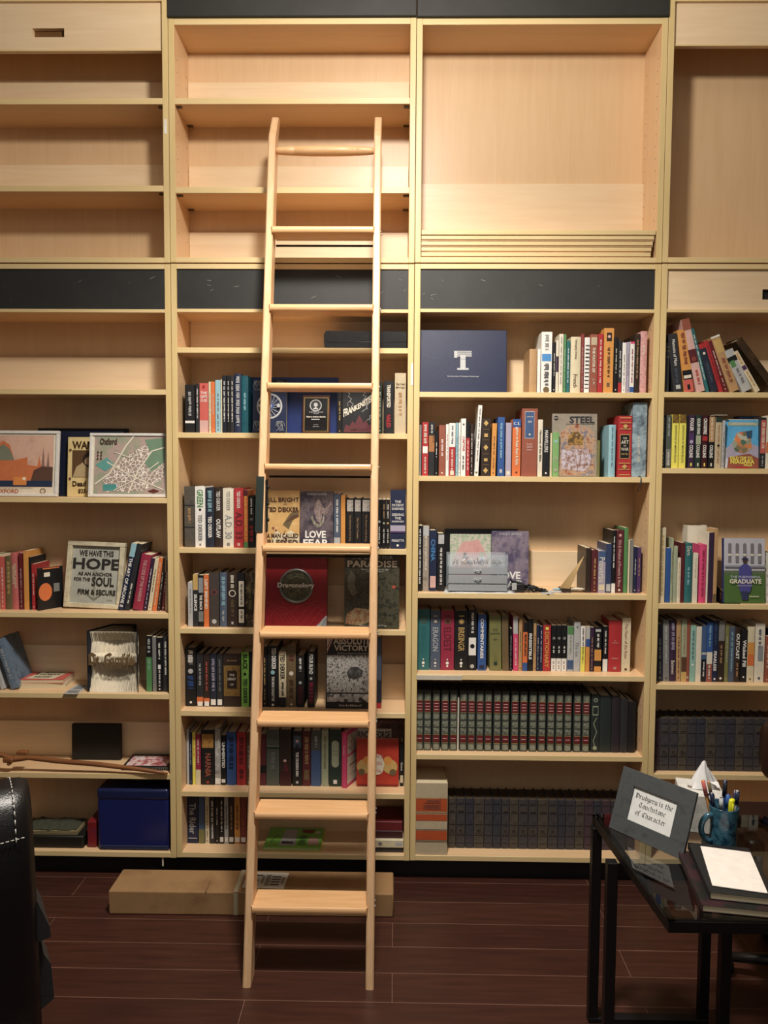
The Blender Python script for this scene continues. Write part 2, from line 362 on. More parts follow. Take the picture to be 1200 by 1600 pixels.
# small white tape and chips on the uprights
for (a, b, c, d, lab) in ((256.5, 260.5, 186, 209, 'short white tape strip on the upright above the leftmost black panel'), (642, 645.5, 568, 602, 'ragged white tape on the upright beside the open navy binder')):
    p0, p1 = P(a, d, -.0025), P(b, c, -.0025); q = MB(); q.box(p0.x, p1.x, -.0032, -.0022, p0.z, p1.z, mat('white', .6)); tag(q.build('tape_strip'), lab, 'tape')
# ------------------------------------------------------------------ books on the shelves
ORD = ['first', 'second', 'third', 'fourth', 'fifth', 'sixth', 'seventh', 'eighth', 'ninth', 'tenth', 'eleventh', 'twelfth', 'thirteenth', 'fourteenth', 'fifteenth', 'sixteenth',
       'seventeenth', 'eighteenth', 'nineteenth', 'twentieth', 'twenty-first', 'twenty-second', 'twenty-third', 'twenty-fourth', 'twenty-fifth', 'twenty-sixth', 'twenty-seventh', 'twenty-eighth', 'twenty-ninth', 'thirtieth', 'thirty-first', 'thirty-second', 'thirty-third', 'thirty-fourth', 'thirty-fifth', 'thirty-sixth']
PAGE = blotch(['#a8987a', '#d8cbac', '#c4b594'], 300, 'noise', .8, (6, .1, .1))
def nice(c): return NICE.get(c, c)
DPAGE = blotch(['#2e241a', '#4a3a28', '#3a2d20'], 200, 'noise', .8)
def book_mesh(w, d, h, m, hard, bulge, pgm=None):
    t = .0022 if hard else .0008; t = min(t, w*.2); ov = .003 if hard else 0
    N = 5; out = []; inn = []
    out.append((w/2, d)); inn.append((w/2-t, d))
    for i in range(N):
        f = i/(N-1); x = w/2-f*w; y = bulge*(2*f-1)**2
        out.append((x, y)); inn.append((x*(w-2*t)/w, y+t*(1.6 if hard else 1)))
    out.append((-w/2, d)); inn.append((-w/2+t, d))
    n = len(out); b = MB(); vs = [(x, y, z) for z in (0, h) for x, y in out]+[(x, y, z) for z in (0, h) for x, y in inn]
    fs = []
    for i in range(n-1):
        fs += [(i, i+1, n+i+1, n+i), (2*n+i, 3*n+i, 3*n+i+1, 2*n+i+1), (i, 2*n+i, 2*n+i+1, i+1), (n+i, n+i+1, 3*n+i+1, 3*n+i)]
    fs += [(0, n, 3*n, 2*n), (n-1, 3*n-1, 4*n-1, 2*n-1)]
    b.add(vs, fs, m); pg = MB(); pg.box(-w/2+t*1.1, w/2-t*1.1, bulge+t*2, d-ov-.0005, ov, h-ov*1.4-.0004, pgm or PAGE)
    return b, pg
def r(v0, v1, c): return ('r', 0, v0, 1, v1, c)
def v(s, v0, v1, c='white', u0=.22, u1=.78): return ('v', s, u0, v0, u1, v1, c)
def Q(s, v0, v1, c='white', u0=.2, u1=.8): return ('q', s, u0, v0, u1, v1, c)
def k(v0, v1, c='white', u0=.34, u1=.66): return ('k', u0, v0, u1, v1, c)
def h(s, v0, v1, c='white', u0=.1, u1=.9): return ('t', s, u0, v0, u1, v1, c)
LIGHTS = ('white', 'ivory', 'cream', 'beige', 'yellow', 'lightblue', 'mint', 'silver', 'lilac', 'palepink', 'sage', 'amber', 'tan', 'lime')
def make_book(x0, x1, zt, zs, Y, c, ops, hard, dep, lean, rz=0, pgm=None):
    w = (x1-x0)*math.cos(math.radians(lean)); hh = (zt-zs)/math.cos(math.radians(lean))
    if lean: hh -= w*abs(math.sin(math.radians(lean)))
    m = c if isinstance(c, bpy.types.Material) else mat(c, .42 if not hard else .5, 0, .5)
    flat = any(o[0] in 'rcpl' for o in ops)
    b, pg = book_mesh(w, dep, hh, m, hard, .0004 if (flat or not hard) else min(.0022, w*.12), pgm)
    o = b.build('book'); pg.build('page_block', o)
    if ops: decorate(o, w*.98, hh, ops, ('spine_label', 'spine_lettering'))
    a = math.radians(lean); o.location = ((x0+x1)/2, Y, zs+.0004+w/2*abs(math.sin(a))); o.rotation_euler = (0, -a, rz)
    return o
def row(u, s, org, sc, Y, phrase, group, items, start=0, total=None, fromright=None, depmax=.15):
    """items: (x0, x1, ytop, colour, look, ops..., options dict) in crop pixels"""
    zs = SH[(u, s)]; n = len(items) if total is None else total; out = []
    for j, it in enumerate(items):
        opt = it[-1] if isinstance(it[-1], dict) else {}
        it = [q for q in it if not isinstance(q, dict)]
        x0, x1, yt, c = it[:4]; rest = it[4:]; look = None
        if rest and isinstance(rest[0], str): look = rest[0]; rest = rest[1:]
        ops = list(rest); Yb = Y+opt.get('dy', 0); lean = opt.get('lean', 0)
        pxm = org[0]+(x0+x1)/2/sc; pyt = org[1]+yt/sc
        X0 = P(org[0]+(x0+.5)/sc, 800 if not lean else 0*0+org[1]+yt/sc, Yb).x if False else None
        ymid = (pyt+ (P(0, 0, 0).z*0 + pyt))/2
        # pixel column at mid height of the book
        ybot = 732+(CH-zs)/(D+Yb)*F
        ym = (pyt+ybot)/2 if not lean else ybot
        X0 = P(org[0]+(x0+.4)/sc, ym, Yb).x; X1 = P(org[0]+(x1-.4)/sc, ym, Yb).x; zt = P(pxm, pyt, Yb).z
        rnd = random.Random(u*1000+s*100+j)
        cname = c if isinstance(c, str) else 'patterned'
        hard = opt.get('hard', (X1-X0) > .022)
        if not ops and not opt.get('plain'):
            tcx = rnd.choice(('charcoal', 'brown', 'navy', 'maroon')) if cname in LIGHTS else rnd.choice(('white', 'ivory', 'gold', 'silver', 'white'))
            a = .82-rnd.random()*.1; bb = .3+rnd.random()*.12
            ops = [k(bb, a, tcx, .36, .64), ('r', .38, .05, .62, .05+.02, tcx)]
            if rnd.random() < .5: ops.append(('k', .4, .12, .6, bb-.05, tcx))
        avail = DEP-.021-Yb; dep = min(opt.get('dep', depmax-rnd.random()*.02), avail)
        o = make_book(X0, X1, zt, zs, Yb, c, ops, hard, dep, lean, opt.get('rz', 0))
        if 'rx' in opt: o.rotation_euler.x = opt['rx']
        idx = start+j
        sz = 'slim ' if (X1-X0) < .017 else ('thick ' if (X1-X0) > .042 else '')
        look = look or f'{sz}{nice(cname)} book'
        if fromright is not None and idx >= n/2: place = f'{ORD[n-1-idx]} from the right' if idx < n-1 else 'rightmost'
        else: place = f'{ORD[idx]} from the left' if idx else 'leftmost'
        ph = phrase.replace('the ', '').replace('book row', 'row').replace('bottom book', 'bottom')
        lab = f'{look}, {place} in {ph}'
        if len(lab.split()) > 16: lab = lab.replace(' with ', ', ').replace('from the', 'from')
        if len(lab.split()) > 16: print('LONG', lab)
        tag(o, lab, 'book', group); out.append(o)
    return out
W = 'white'
LD = 'row behind the ladder'; RL = 'row right of the ladder'; RM = 'row of rightmost bookcase'
A2 = (270, 480); S3 = 3.158
STK = ('r', .1, .04, .9, .14, 'white')
# --- ladder bookcase, row 1
row(1, 2, A2, S3, .02, 'the first book '+LD, 'books in the first row behind the ladder', [
 (60,108,383,'black','black book with white sticker',k(.35,.85,'silver'),('r',0,.2,1,.25,W)), (113,130,378,'charcoal',k(.3,.9)),
 (132,175,375,'coral','coral book with white print',h('THE',.78,.83),h('GAME',.7,.76),h('OF LIFE',.62,.68),('c',.5,.93,.18,'red'),r(.0,.25,'palepink')),
 (177,188,368,'cream'), (189,208,368,'orange'), (210,236,360,'lightblue'), (237,243,357,'cream',{'plain':1}), (244,264,337,'navyblack',k(.2,.9)), (266,282,338,'black',k(.2,.9)),
 (284,302,338,'charcoal',k(.2,.9)), (304,336,328,'navy','navy book with silver script',k(.12,.95,'silver',.2,.8)), (338,372,338,blotch(['#14303c','#1d5a66','#183040'],40),'dark teal illustrated book',k(.4,.7,'lightblue'))], fromright=1, total=16)
row(1, 2, A2, S3, .02, 'the first book '+LD, 'books in the first row behind the ladder', [
 (812,834,415,'black'), (1012,1032,368,'darkgreen'), (1040,1090,365,'black','black book with white and red lettering',Q('TRANSPORTED',.5,.93,'ivory',.15,.85),Q('NAILED',.12,.36,'red',.15,.85)),
 (1095,1150,325,'beige','tall beige book',h('Sacred',.8,.84,'brown'),h('Marriage',.74,.78,'brown'),k(.3,.68,'tan'))], start=12, total=16, fromright=1)
# --- row 2
A22 = (270, 680)
row(1, 3, A22, S3, .02, 'the second book '+LD, 'books in the second row behind the ladder', [
 (57,107,253,blotch(['#3a3630','#5c564c','#2c3238'],50),'mottled grey-brown book',r(.32,.34,'charcoal'),r(.68,.7,'charcoal'),k(.4,.64,'tan')),
 (110,160,253,W,'white book with green title',Q('GREEN',.66,.95,'green',.18,.82),('c',.5,.62,.13,'black'),Q('TED DEKKER',.1,.54,'grey',.3,.7),('r',.4,.03,.6,.06,'grey')),
 (162,204,260,'inkblue','dark blue book with white lettering',Q('TED DEKKER',.16,.52,W,.28,.72),k(.58,.95,'lightblue',.25,.75)),
 (206,244,262,'darkbrown','dark brown book with white title',v('TED DEKKER',.62,.95),Q('OUTLAW',.16,.48)),
 (247,300,262,'ivory','ivory book with faint lettering',v('TED DEKKER',.62,.95,'grey'),v('A.D. 30',.15,.55,'steel',.2,.85),('r',.35,.03,.65,.08,'grey')),
 (302,348,262,'red','red book with maroon lettering',v('TED DEKKER',.66,.95,W),v('A.D. 33',.15,.6,'maroon',.15,.9),('r',.35,.03,.65,.08,'palepink')),
 (350,371,272,'orange',r(.0,.1,'green'),k(.15,.9,'yellow'),r(.9,1,'maroon')), (373,402,300,'black','black book with red lower title',k(.65,.95),('c',.5,.55,.25,'grey'),k(.12,.42,'red',.2,.8)), (404,424,305,'black',k(.15,.9))], total=18, fromright=1)
TH = lambda c='silver': [('r',.08,.74,.92,.97,blotch(['#1d1d20','#c9c4bc','#55504c'],90)),v('THE LORD OF TALES',.14,.68,'tan',.35,.65)]
def three(t): return [('r',.08,.74,.92,.97,blotch(['#1d1d20','#c9c4bc','#55504c'],90)),v(t,.14,.68,'tan',.38,.62)]
row(1, 3, A22, S3, .02, 'the second book '+LD, 'books in the second row behind the ladder', [
 (795,827,290,'slate',k(.3,.9),('r',0,.0,1,.2,'silver')), (829,851,296,'amber','slim amber book',{'plain':1}), (856,893,312,'black','black book with grey picture',*three('The Fellowship of the Ring')), (895,930,312,'black','black book with grey picture',*three('The Two Towers')),
 (932,975,312,'black','black book with grey picture',*three('The Return of the King')), (1008,1030,318,'black',('c',.5,.55,.3,'silver'),k(.1,.45)), (1032,1051,318,'black',k(.6,.9,'tan'),('c',.5,.52,.3,'sage'),k(.1,.4)), (1053,1070,318,'black',k(.6,.9),('c',.5,.52,.3,'gold'),k(.1,.4))], start=9, total=18, fromright=1)
row(1, 3, A22, S3, .02, 'the second book '+LD, 'books in the second row behind the ladder', [
 (1073,1148,270,'navy','thick navy book with purple band',h('THE',.78,.82),h('PATIENT',.72,.76),h('DARKNESS',.66,.7),h('SEEKING',.56,.6),h('THE',.5,.54),h('DARKNESS',.45,.48),('r',0,.3,1,.4,'lilac'),('r',0,.27,1,.3,'purple'),h('PERETTI',.12,.16),('c',.5,.06,.08,W))], start=17, total=18, fromright=1)
# --- row 3
A23 = (270, 860)
row(1, 4, A23, S3, .03, 'the third book '+LD, 'books in the third row behind the ladder', [
 (75,98,158,'silver','slim silver book',k(.3,.85,'grey')), (100,125,118,'charcoal','dark book with yellow top',('r',0,.7,1,1,'gold'),Q('SILENCE',.3,.62)), (127,151,123,'black','black book with grey top',('r',0,.66,1,.95,'steel'),Q('THE SHACK',.32,.62),r(.1,.3,'grey')),
 (153,178,120,'orange','orange-red book',Q('LEFT BEHIND',.3,.95,'ivory')), (180,228,110,blotch(['#38332f','#4a423e','#2a2725'],40),'dark grey book with red swirl',('c',.5,.64,.3,'brick'),('c',.5,.64,.2,'charcoal'),('c',.5,.1,.25,'silver')),
 (232,266,110,'slate','slate blue book',k(.4,.92,'lightblue',.2,.8),k(.1,.3,'silver')), (268,320,110,'darkbrown','dark brown book with pale ring',('c',.5,.62,.34,'ivory'),('c',.5,.62,.26,'darkbrown'),k(.72,.95,'ivory'),k(.2,.5,'bronze'),('r',.4,.05,.6,.1,'silver')),
 (322,355,112,'black','black book with two cream labels',('r',.1,.38,.9,.85,'ivory'),('r',.1,.08,.9,.33,'ivory'),k(.42,.8,'black'),k(.12,.3,'black')), (358,404,112,blotch(['#241d17','#3a2f20','#c9b48e'],24),'black and beige patterned book',k(.3,.8,'olive'))], fromright=1)
# --- row 4
row(1, 5, A23, S3, .054, 'the fourth book '+LD, 'books in the fourth row behind the ladder', [
 (63,114,480,'black','black book with blue lower title',k(.72,.95,W,.25,.75),('c',.5,.6,.25,'silver'),k(.3,.52,'blue',.2,.8),('c',.5,.07,.12,W)), (118,150,507,'charcoal','charcoal book with orange sticker',r(.06,.18,'orange'),('r',.1,.01,.9,.09,W),k(.4,.8,'silver')),
 (152,182,512,'darkbrown','dark brown book with orange sticker',r(.1,.16,'orange'),('r',.1,.01,.9,.1,W),k(.3,.85,'coral')), (184,215,510,'inkblue','ink blue book with white sticker',('r',.1,.03,.9,.14,W),k(.3,.9,'lilac',.25,.75)), (217,246,512,'charcoal','charcoal book with white sticker',('r',.1,.03,.9,.14,W),k(.3,.9,'grey')),
 (249,335,510,'darkbrown','thick brown book with gold picture',('r',.02,.2,.98,.78,blotch(['#241a12','#8c6f3e','#4e3a22'],50)),('r',.22,.34,.8,.68,'darkbrown'),h('THE',.58,.62,'ivory',.35,.65),h('LIBRARY',.5,.55,'ivory',.25,.75),h('OF',.4,.44,'ivory',.4,.6),('t','TED DEKKER',.2,.84,.8,.9,'tan')),
 (338,375,503,'lime','lime green book with black lettering',Q('BLACK',.68,.96,'black',.2,.85),('c',.5,.6,.2,'black'),Q('TED DEKKER',.06,.52,'darkgreen',.25,.8)), (377,390,500,'black',{'plain':1})], total=15, fromright=1)
row(1, 5, A23, S3, .054, 'the fourth book '+LD, 'books in the fourth row behind the ladder', [
 (441,465,475,'black'), (467,520,472,'black','black book with white title',Q('TED DEKKER',.62,.97,W,.3,.9),('c',.5,.57,.2,'lightblue'),Q('THE BRIDE COLLECTOR',.1,.5,W,.3,.75),('c',.5,.04,.12,W)),
 (523,560,500,'cream','cream book with dark lower part',Q('TED DEKKER',.5,.95,'black'),('r',0,0,1,.18,'black'),k(.2,.45,'charcoal')), (563,607,470,'bronze','tall golden brown book',k(.75,.85,'maroon',.2,.8),('c',.5,.55,.25,'ivory'),k(.15,.45,'brown',.25,.75),('c',.5,.05,.12,'ivory')),
 (610,648,520,'black',k(.7,.95),('c',.5,.48,.2,'silver'),k(.08,.4,'maroon',.2,.8)), (665,700,500,'black',v('FOUR BLIND',.6,.95),('c',.5,.52,.2,'silver'),k(.08,.45,'crimson',.2,.8)), (1006,1030,430,'slate','slate book with red base',r(0,.08,'red'),r(.08,.4,'inkblue'))], start=8, total=15, fromright=1)
# --- row 5
A25 = (270, 1100)
row(1, 6, A25, S3, .06, 'the fifth book '+LD, 'books in the fifth row behind the ladder', [
 (68,80,125,'silver',{'plain':1}), (82,95,140,'navy'), (97,112,140,'yellow',k(.5,.9,'red')), (113,138,150,'crimson',r(0,.3,'cream'),k(.4,.9,'ivory')), (140,205,130,'black','thick black book with lion picture',('r',.05,.68,.95,.93,blotch(['#2a1a10','#b98a4a','#5a3b20'],50)),Q('NARNIA',.15,.58,'rust',.3,.75),('c',.5,.05,.1,'red')),
 (208,236,115,blotch(['#0e0e10','#e6e2da'],28,'noise'),'black and white swirled book',('r',.0,.02,1,.12,W)), (238,262,155,'black','black book with white sticker',Q('UNMERITED',.3,.9),('r',.1,.05,.9,.12,W)), (265,312,140,'blue','blue cloth book',k(.3,.9,'navy',.25,.75)), (315,360,140,'red','red cloth book',k(.4,.9,'maroon',.25,.75),k(.1,.3,'maroon',.25,.75)), (362,384,140,'brown')], total=18, fromright=1)
row(1, 6, A25, S3, .06, 'the fifth book '+LD, 'books in the fifth row behind the ladder', [
 (428,460,150,'maroon',r(.25,.4,'black')), (462,525,128,'greygreen','thick grey-green book',r(.7,.72,'grey'),r(.66,.7,'darkgreen'),k(.3,.6,'grey',.3,.7)), (527,585,128,'darkbrown','dark book with portrait',('r',0,0,1,.25,'wine'),('c',.45,.45,.13,'palepink'),('p',[(.3,.26),(.75,.26),(.65,.4),(.4,.4)],'maroon'),k(.6,.92,'charcoal')),
 (590,638,135,'black','black book with photo at top',('r',.12,.7,.88,.92,'slate'),('c',.5,.82,.15,'palepink'),('r',.3,.7,.7,.76,'inkblue'),Q('THE CROSSING MAN',.18,.62),('c',.5,.07,.15,'silver')), (640,680,135,'maroon','maroon book with gilt ornament',('r',.2,.12,.8,.3,'bronze'),k(.4,.9,'tan',.25,.75)),
 (682,730,132,'denim','denim blue book with grey top',r(.65,1,'greygreen'),k(.7,.9,'silver')), (733,768,132,'sage','pale sage book',k(.3,.9,'olive')), (771,832,128,'darkgreen','dark green book with grey oval',('r',.2,.4,.8,.75,'sage'),('c',.5,.75,.3,'sage'),('c',.5,.4,.3,'sage'),h('TORTURED',.6,.64,'darkgreen',.25,.75),h('FOR CHRIST',.54,.58,'darkgreen',.25,.75),('r',.35,.05,.65,.12,W))], start=10, total=18, fromright=1)
# --- row 6
row(1, 7, A25, S3, .069, 'the bottom book '+LD, 'books in the bottom row behind the ladder', [
 (71,125,455,'navy','thick navy book with script title',('v','The Rider',.2,.2,.8,.85,'silver'),('r',.1,.1,.9,.12,'silver')), (128,157,455,'denim','denim blue book with green base',r(0,.3,'olive')), (160,180,455,'cream'), (182,207,455,'charcoal',k(.1,.9,W,.3,.7)), (209,228,455,'black'), (230,252,455,'black',STK,k(.25,.9)), (254,274,455,'silver',STK,k(.3,.8,'charcoal')),
 (276,302,455,'darkbrown',STK,k(.3,.8,'tan')), (304,332,455,'amber','amber book with white sticker',STK,k(.3,.8,'maroon')), (334,362,455,'brick','brick red book with white sticker',STK,k(.3,.5,'orange'))], depmax=.1)
# --- bookcase right of the ladder, row 1
A3 = (640, 490); S4 = 3.077
row(2, 1, A3, S4, .02, 'the first book '+RL, 'books in the first row right of the ladder', [
 (576,612,170,'tan','tan book with rounded spine',{'plain':1}), (614,629,172,W,'slim white book',{'plain':1}), (633,684,88,W,'tall white book with blue label',('r',.05,.52,.95,.64,'skyblue'),k(.7,.95,'grey',.3,.7),k(.12,.48,'charcoal',.25,.75),('c',.5,.05,.3,'bronze')), (688,702,137,'black'), (703,716,130,'ivory',r(.4,.7,'plum')), (718,738,98,'ivory',k(.15,.95,'grey')),
 (740,752,100,'green'), (754,770,130,'teal',k(.2,.85)), (774,822,112,'cream','cream book with brown script',('v','Unwrapping Christmas',.25,.6,.75,.95,'brown'),('v','French',.3,.1,.7,.33,'brown')), (824,838,98,'brick'), (840,865,115,W,'white book with black ladder stripes',*[('r',.1,.08+.07*i,.9,.095+.07*i,'black') for i in range(12)]),
 (867,903,100,'rust','rust brown book with beige top',('r',.1,.82,.9,.95,'beige'),Q('THE MAYOR OF',.35,.78,'ivory',.3,.7),('v','J. M.',.35,.08,.7,.3,'ivory')), (905,930,98,'red',k(.15,.9,'ivory')), (933,980,70,'amber','tall amber book with small portrait',('r',.25,.8,.8,.93,'darkbrown'),('c',.52,.87,.16,'palepink'),k(.25,.7,'brown',.35,.65),('r',.35,.1,.65,.16,'bronze')), (983,1002,115,'black'),
 (1003,1020,130,'charcoal','charcoal book with red base',r(0,.2,'red'),k(.3,.8)), (1022,1041,140,W), (1043,1057,137,'lilac'), (1059,1080,135,W,'white book with blue base',r(.96,1,'pink'),r(.02,.12,'blue'),k(.2,.85,'crimson')), (1083,1106,98,'darkbrown',k(.25,.9,'tan')), (1109,1141,85,blotch(['#7a2f38','#d8a8a4','#a85860'],60),'pink patterned book',('v','Anne',.3,.5,.7,.9,'ivory'))], fromright=1)
# row 2
A32 = (640, 620)
dia = [('p',[(.5,z-.05),(.78,z),(.5,z+.05),(.22,z)],'gold') for z in (.1,.5,.92)]+[('r',.15,z,.85,z+.012,'bronze') for z in (.19,.38,.62,.8)]+[('r',.3,.26,.7,.31,'gold'),('r',.3,.68,.7,.74,'gold')]
row(2, 2, A32, S4, .02, 'the second book '+RL, 'books in the second row right of the ladder', [
 (42,57,135,'grey'), (60,90,122,'red','red book with white block',('r',.1,.42,.9,.55,W),k(.6,.95,'ivory',.25,.75),k(.05,.35,'ivory')), (92,120,122,'charcoal','charcoal book with brown picture',('r',0,.45,1,.75,blotch(['#3a2418','#b07a50','#5c3d29'],50)),k(.8,.95,W)), (122,136,165,'black'), (141,172,137,'rust'), (174,188,132,W,k(.3,.8,'red')),
 (190,220,127,W,'white book with red lower half',r(0,.55,'red'),k(.6,.95,'slate'),k(.05,.5,'ivory'),('r',.2,.02,.8,.1,'ivory')), (222,233,125,'lightblue'), (235,245,125,W), (247,270,105,W,'white book with red lettering',Q('CAPTIVE',.42,.7,'red',.3,.8),k(.1,.35,'charcoal'),('c',.5,.9,.2,'charcoal')), (272,289,120,'black','slim black and red book',r(0,.7,'red'),k(.1,.65,W)), (291,307,132,'darkbrown'),
 (311,330,40,W,'tall leaning white book',k(.2,.95,'charcoal'),('c',.5,.05,.3,'olive'),{'lean':-2.6,'hard':False}), (345,388,105,'darkbrown','dark leather book with gilt diamonds',*dia), (390,412,128,'amber','leaning amber book',{'lean':-1.2}), (424,456,98,'blue','blue book with black publisher mark',k(.3,.9,'lightblue'),('r',.3,.06,.7,.12,'silver')), (462,489,125,'lilac',('r',.2,.03,.8,.1,'ivory')),
 (494,534,108,'orange','orange book with blue top',r(.86,1,'blue'),h('C.S.',.9,.95),k(.82,.86,W),Q('How to Raise Boys & Girls',.2,.82,'ivory',.3,.75),('v','9',.35,.04,.65,.1,'black')), (539,614,57,'rust','large rust book with blue label',('r',.18,.56,.8,.96,'silver'),('r',.2,.57,.78,.95,'denim'),h('LESSONS',.86,.9,'ivory',.3,.7),h('FROM',.79,.82,'ivory',.38,.62),('c',.5,.62,.06,'ivory'),h('STUDIES',.46,.49,'palepink',.3,.7),h('HIDDEN',.42,.45,'palepink',.3,.7),h('Wisdom',.38,.41,'palepink',.3,.7)),
 (616,639,110,'ivory','ivory book with dark lettering',Q('Harmony of the Bible',.15,.92,'charcoal')), (641,672,150,'black','black book with white initials',v('MARVELLERS',.5,.95),('c',.5,.07,.15,W)), (676,685,175,'cream',{'plain':1}), (687,718,172,'#7ba66a','pale green book with swirl',('c',.5,.8,.3,'mint'),('c',.5,.4,.4,'sage'),('c',.5,.4,.25,'#7ba66a'),('c',.5,.15,.3,'sage'),{'dep':.1})], total=27, fromright=1)
row(2, 2, A32, S4, .02, 'the second book '+RL, 'books in the second row right of the ladder', [
 (904,915,210,'olive',{'plain':1}), (957,990,135,'lightblue','light blue book with grey print',k(.2,.95,'slate',.4,.6)), (1001,1068,92,'red','ornate red book with black title plaque',('r',.14,.3,.86,.7,'gold'),('r',.17,.31,.83,.69,'black'),h('THE',.62,.65,'ivory',.35,.65),h('ART',.54,.6,'ivory',.22,.78),h('OF',.5,.52,'ivory',.4,.6),h('WAR',.43,.48,'ivory',.22,.78),h('SUN TZU',.36,.39,'gold',.25,.75),*[('r',.1,z,.9,z+.012,'gold') for z in (.03,.12,.22,.78,.88,.96)],('p',[(.5,.13),(.7,.17),(.5,.21),(.3,.17)],'gold'),('p',[(.5,.79),(.7,.83),(.5,.87),(.3,.83)],'gold')),
 (1071,1140,28,blotch(['#22262e','#9db3bd','#4a5866','#1b1f27'],9,'noise',.4,(1,1,1.2)),'tall misty grey-blue book',('v','IN A FAR OFF LAND',.35,.2,.55,.55,'ivory'))], start=23, total=27, fromright=1)
# row 3
A33 = (640, 780)
row(2, 3, A33, S4, .04, 'the third book '+RL, 'books in the third row right of the ladder', [
 (37,62,128,'black',k(.1,.95)), (64,93,130,blotch(['#2a2522','#a3988c','#4a3d33'],30),'grey pictured book',k(.3,.9,'ivory'),r(.85,1,'silver')), (95,130,150,'navy','navy book with pink sticker',('v','CHINA',.2,.5,.8,.85,'skyblue'),('r',.1,.06,.9,.25,'palepink')), (133,169,165,'black','black book with white top picture',('r',.1,.82,.9,.98,'silver'),k(.12,.75))], total=15, fromright=1)
row(2, 3, A33, S4, .04, 'the third book '+RL, 'books in the third row right of the ladder', [
 (846,872,235,'darkbrown',{'plain':1}), (874,905,245,'maroon'), (907,942,250,'lilac','lilac book with white title',r(.75,1,'denim'),v('Proverbs',.25,.85,'ivory',.1,.9),('r',.1,.06,.9,.2,'cream')), (944,970,215,blotch(['#1a2136','#39466a','#101420'],80),'tall blue-black patterned book',('r',.1,.03,.9,.18,'silver')),
 (972,991,150,'black',r(.0,.15,W),k(.4,.9)), (993,1028,150,'maroon','maroon book with cream lettering',v('Wit & Wisdom of Proverbs & More',.1,.85,'palepink',.25,.7),('c',.5,.92,.2,'palepink'),('r',.35,.03,.65,.06,'ivory')), (1030,1048,137,'green',{'plain':1}), (1050,1058,195,'cream',{'plain':1}), (1060,1075,195,'grey',{'plain':1}), (1077,1092,230,'navy'), (1094,1112,232,'purple')], start=3+1, total=15, fromright=1)
# row 4
A34 = (640, 930)
DRG = lambda t, c='silver': [v(t,.32,.72,c,.22,.78),('r',.3,.9,.7,.92,c),('c',.5,.82,.24,'bronze'),('c',.5,.82,.16,c),('c',.5,.07,.08,W),('c',.5,.12,.12,W),('c',.5,.18,.06,W)]
row(2, 4, A34, S4, .06, 'the fourth book '+RL, 'books in the fourth row right of the ladder', [
 (36,97,68,'teal','thick teal book with dragon-eye circle',*DRG('INHERITANCE','teal')), (100,148,75,'slate','slate purple book with pale circle',*DRG('ERAGON')), (150,214,75,'crimson','thick crimson book with dark circle',*DRG('ELDEST','maroon')), (217,280,75,'black','thick black book with golden circle',*DRG('BRISINGR','gold')),
 (282,322,70,'black','black book with white picture block',('r',.05,.25,.95,.54,W),('c',.5,.4,.28,'black'),k(.62,.95),('c',.5,.07,.25,'silver')), (328,368,95,'blue','blue book with white lettering',Q('COMMENTARIES',.2,.95,W,.3,.7),('r',.2,.03,.8,.1,'navy')), (385,441,97,'olive','leaning olive yellow book',k(.1,.3,'olive'),h('C.S.',.72,.76,'darkgreen'),h('Lewis',.66,.7,'darkgreen'),h('on',.55,.58,'darkgreen',.35,.65),('r',.35,.1,.65,.16,'darkgreen'),{'lean':1.3}),
 (446,477,97,'olive','slim leaning olive book',r(0,1,'bronze'),{'lean':1.5,'plain':1}), (481,493,160,'black'), (499,522,103,'pink','pink and silver book',r(.68,1,'silver'),k(.1,.6,'ivory'),{'lean':1.2}), (525,541,118,'tan'), (544,567,130,'orange','orange book with blue base',r(.8,1,'black'),r(0,.17,'blue'),Q('BLUE LIKE JAZZ',.3,.75,'charcoal')), (569,593,115,'black',Q('IRRESISTIBLE',.15,.8)),
 (595,609,138,'tan'), (611,624,143,'navy'), (626,639,150,'navy',k(.2,.9)), (641,678,145,'red','red book with yellow lettering',Q('DICTIONARY',.08,.86,'amber',.22,.8),('r',.3,.9,.7,.96,'yellow')), (681,705,145,'black','black book with white base',r(0,.28,W),k(.05,.22,'grey'),('c',.5,.72,.3,'grey'),k(.4,.55)), (706,730,145,'black','black book with white base',r(0,.28,W),k(.05,.22,'grey'),('c',.5,.72,.3,'grey'),k(.4,.55)),
 (731,756,145,'black','black book with white base',r(0,.28,W),k(.05,.22,'grey'),('c',.5,.72,.3,'grey'),k(.4,.55)), (758,788,150,'silver','white, green and blue book',r(.82,1,'green'),r(.05,.25,'denim'),k(.4,.8,'sage')), (790,820,130,'silver','silver grey book',v('The ice',.3,.6,'grey'),('c',.5,.9,.2,'grey')), (822,844,150,W,'white and yellow book',r(0,.55,'yellow'),k(.2,.95,'charcoal')), (846,866,150,'amber','yellow book with blue band',r(.55,.72,'blue'),r(.72,1,'silver')),
 (868,886,155,'plum'), (888,922,155,'black','black book with yellow bands',r(.1,.12,'amber'),r(0,.1,'amber'),r(.25,.5,'amber'),('r',.1,.9,.9,.96,'silver'),k(.55,.85)), (929,953,150,'black','slim black book with white base',r(0,.28,W),k(.4,.9)), (957,1018,122,'red','thick glossy red book',h('The',.6,.62,'palepink',.3,.7),h('Shepherd',.55,.58,'palepink',.25,.75),h('Psalm',.25,.28,'palepink',.25,.75),k(.05,.1,'palepink')), (1021,1062,110,'cream','cream book with brown title',v('The Heart of the Rose',.25,.9,'rust',.3,.65),('r',.35,.03,.65,.07,'brown'))], fromright=1)
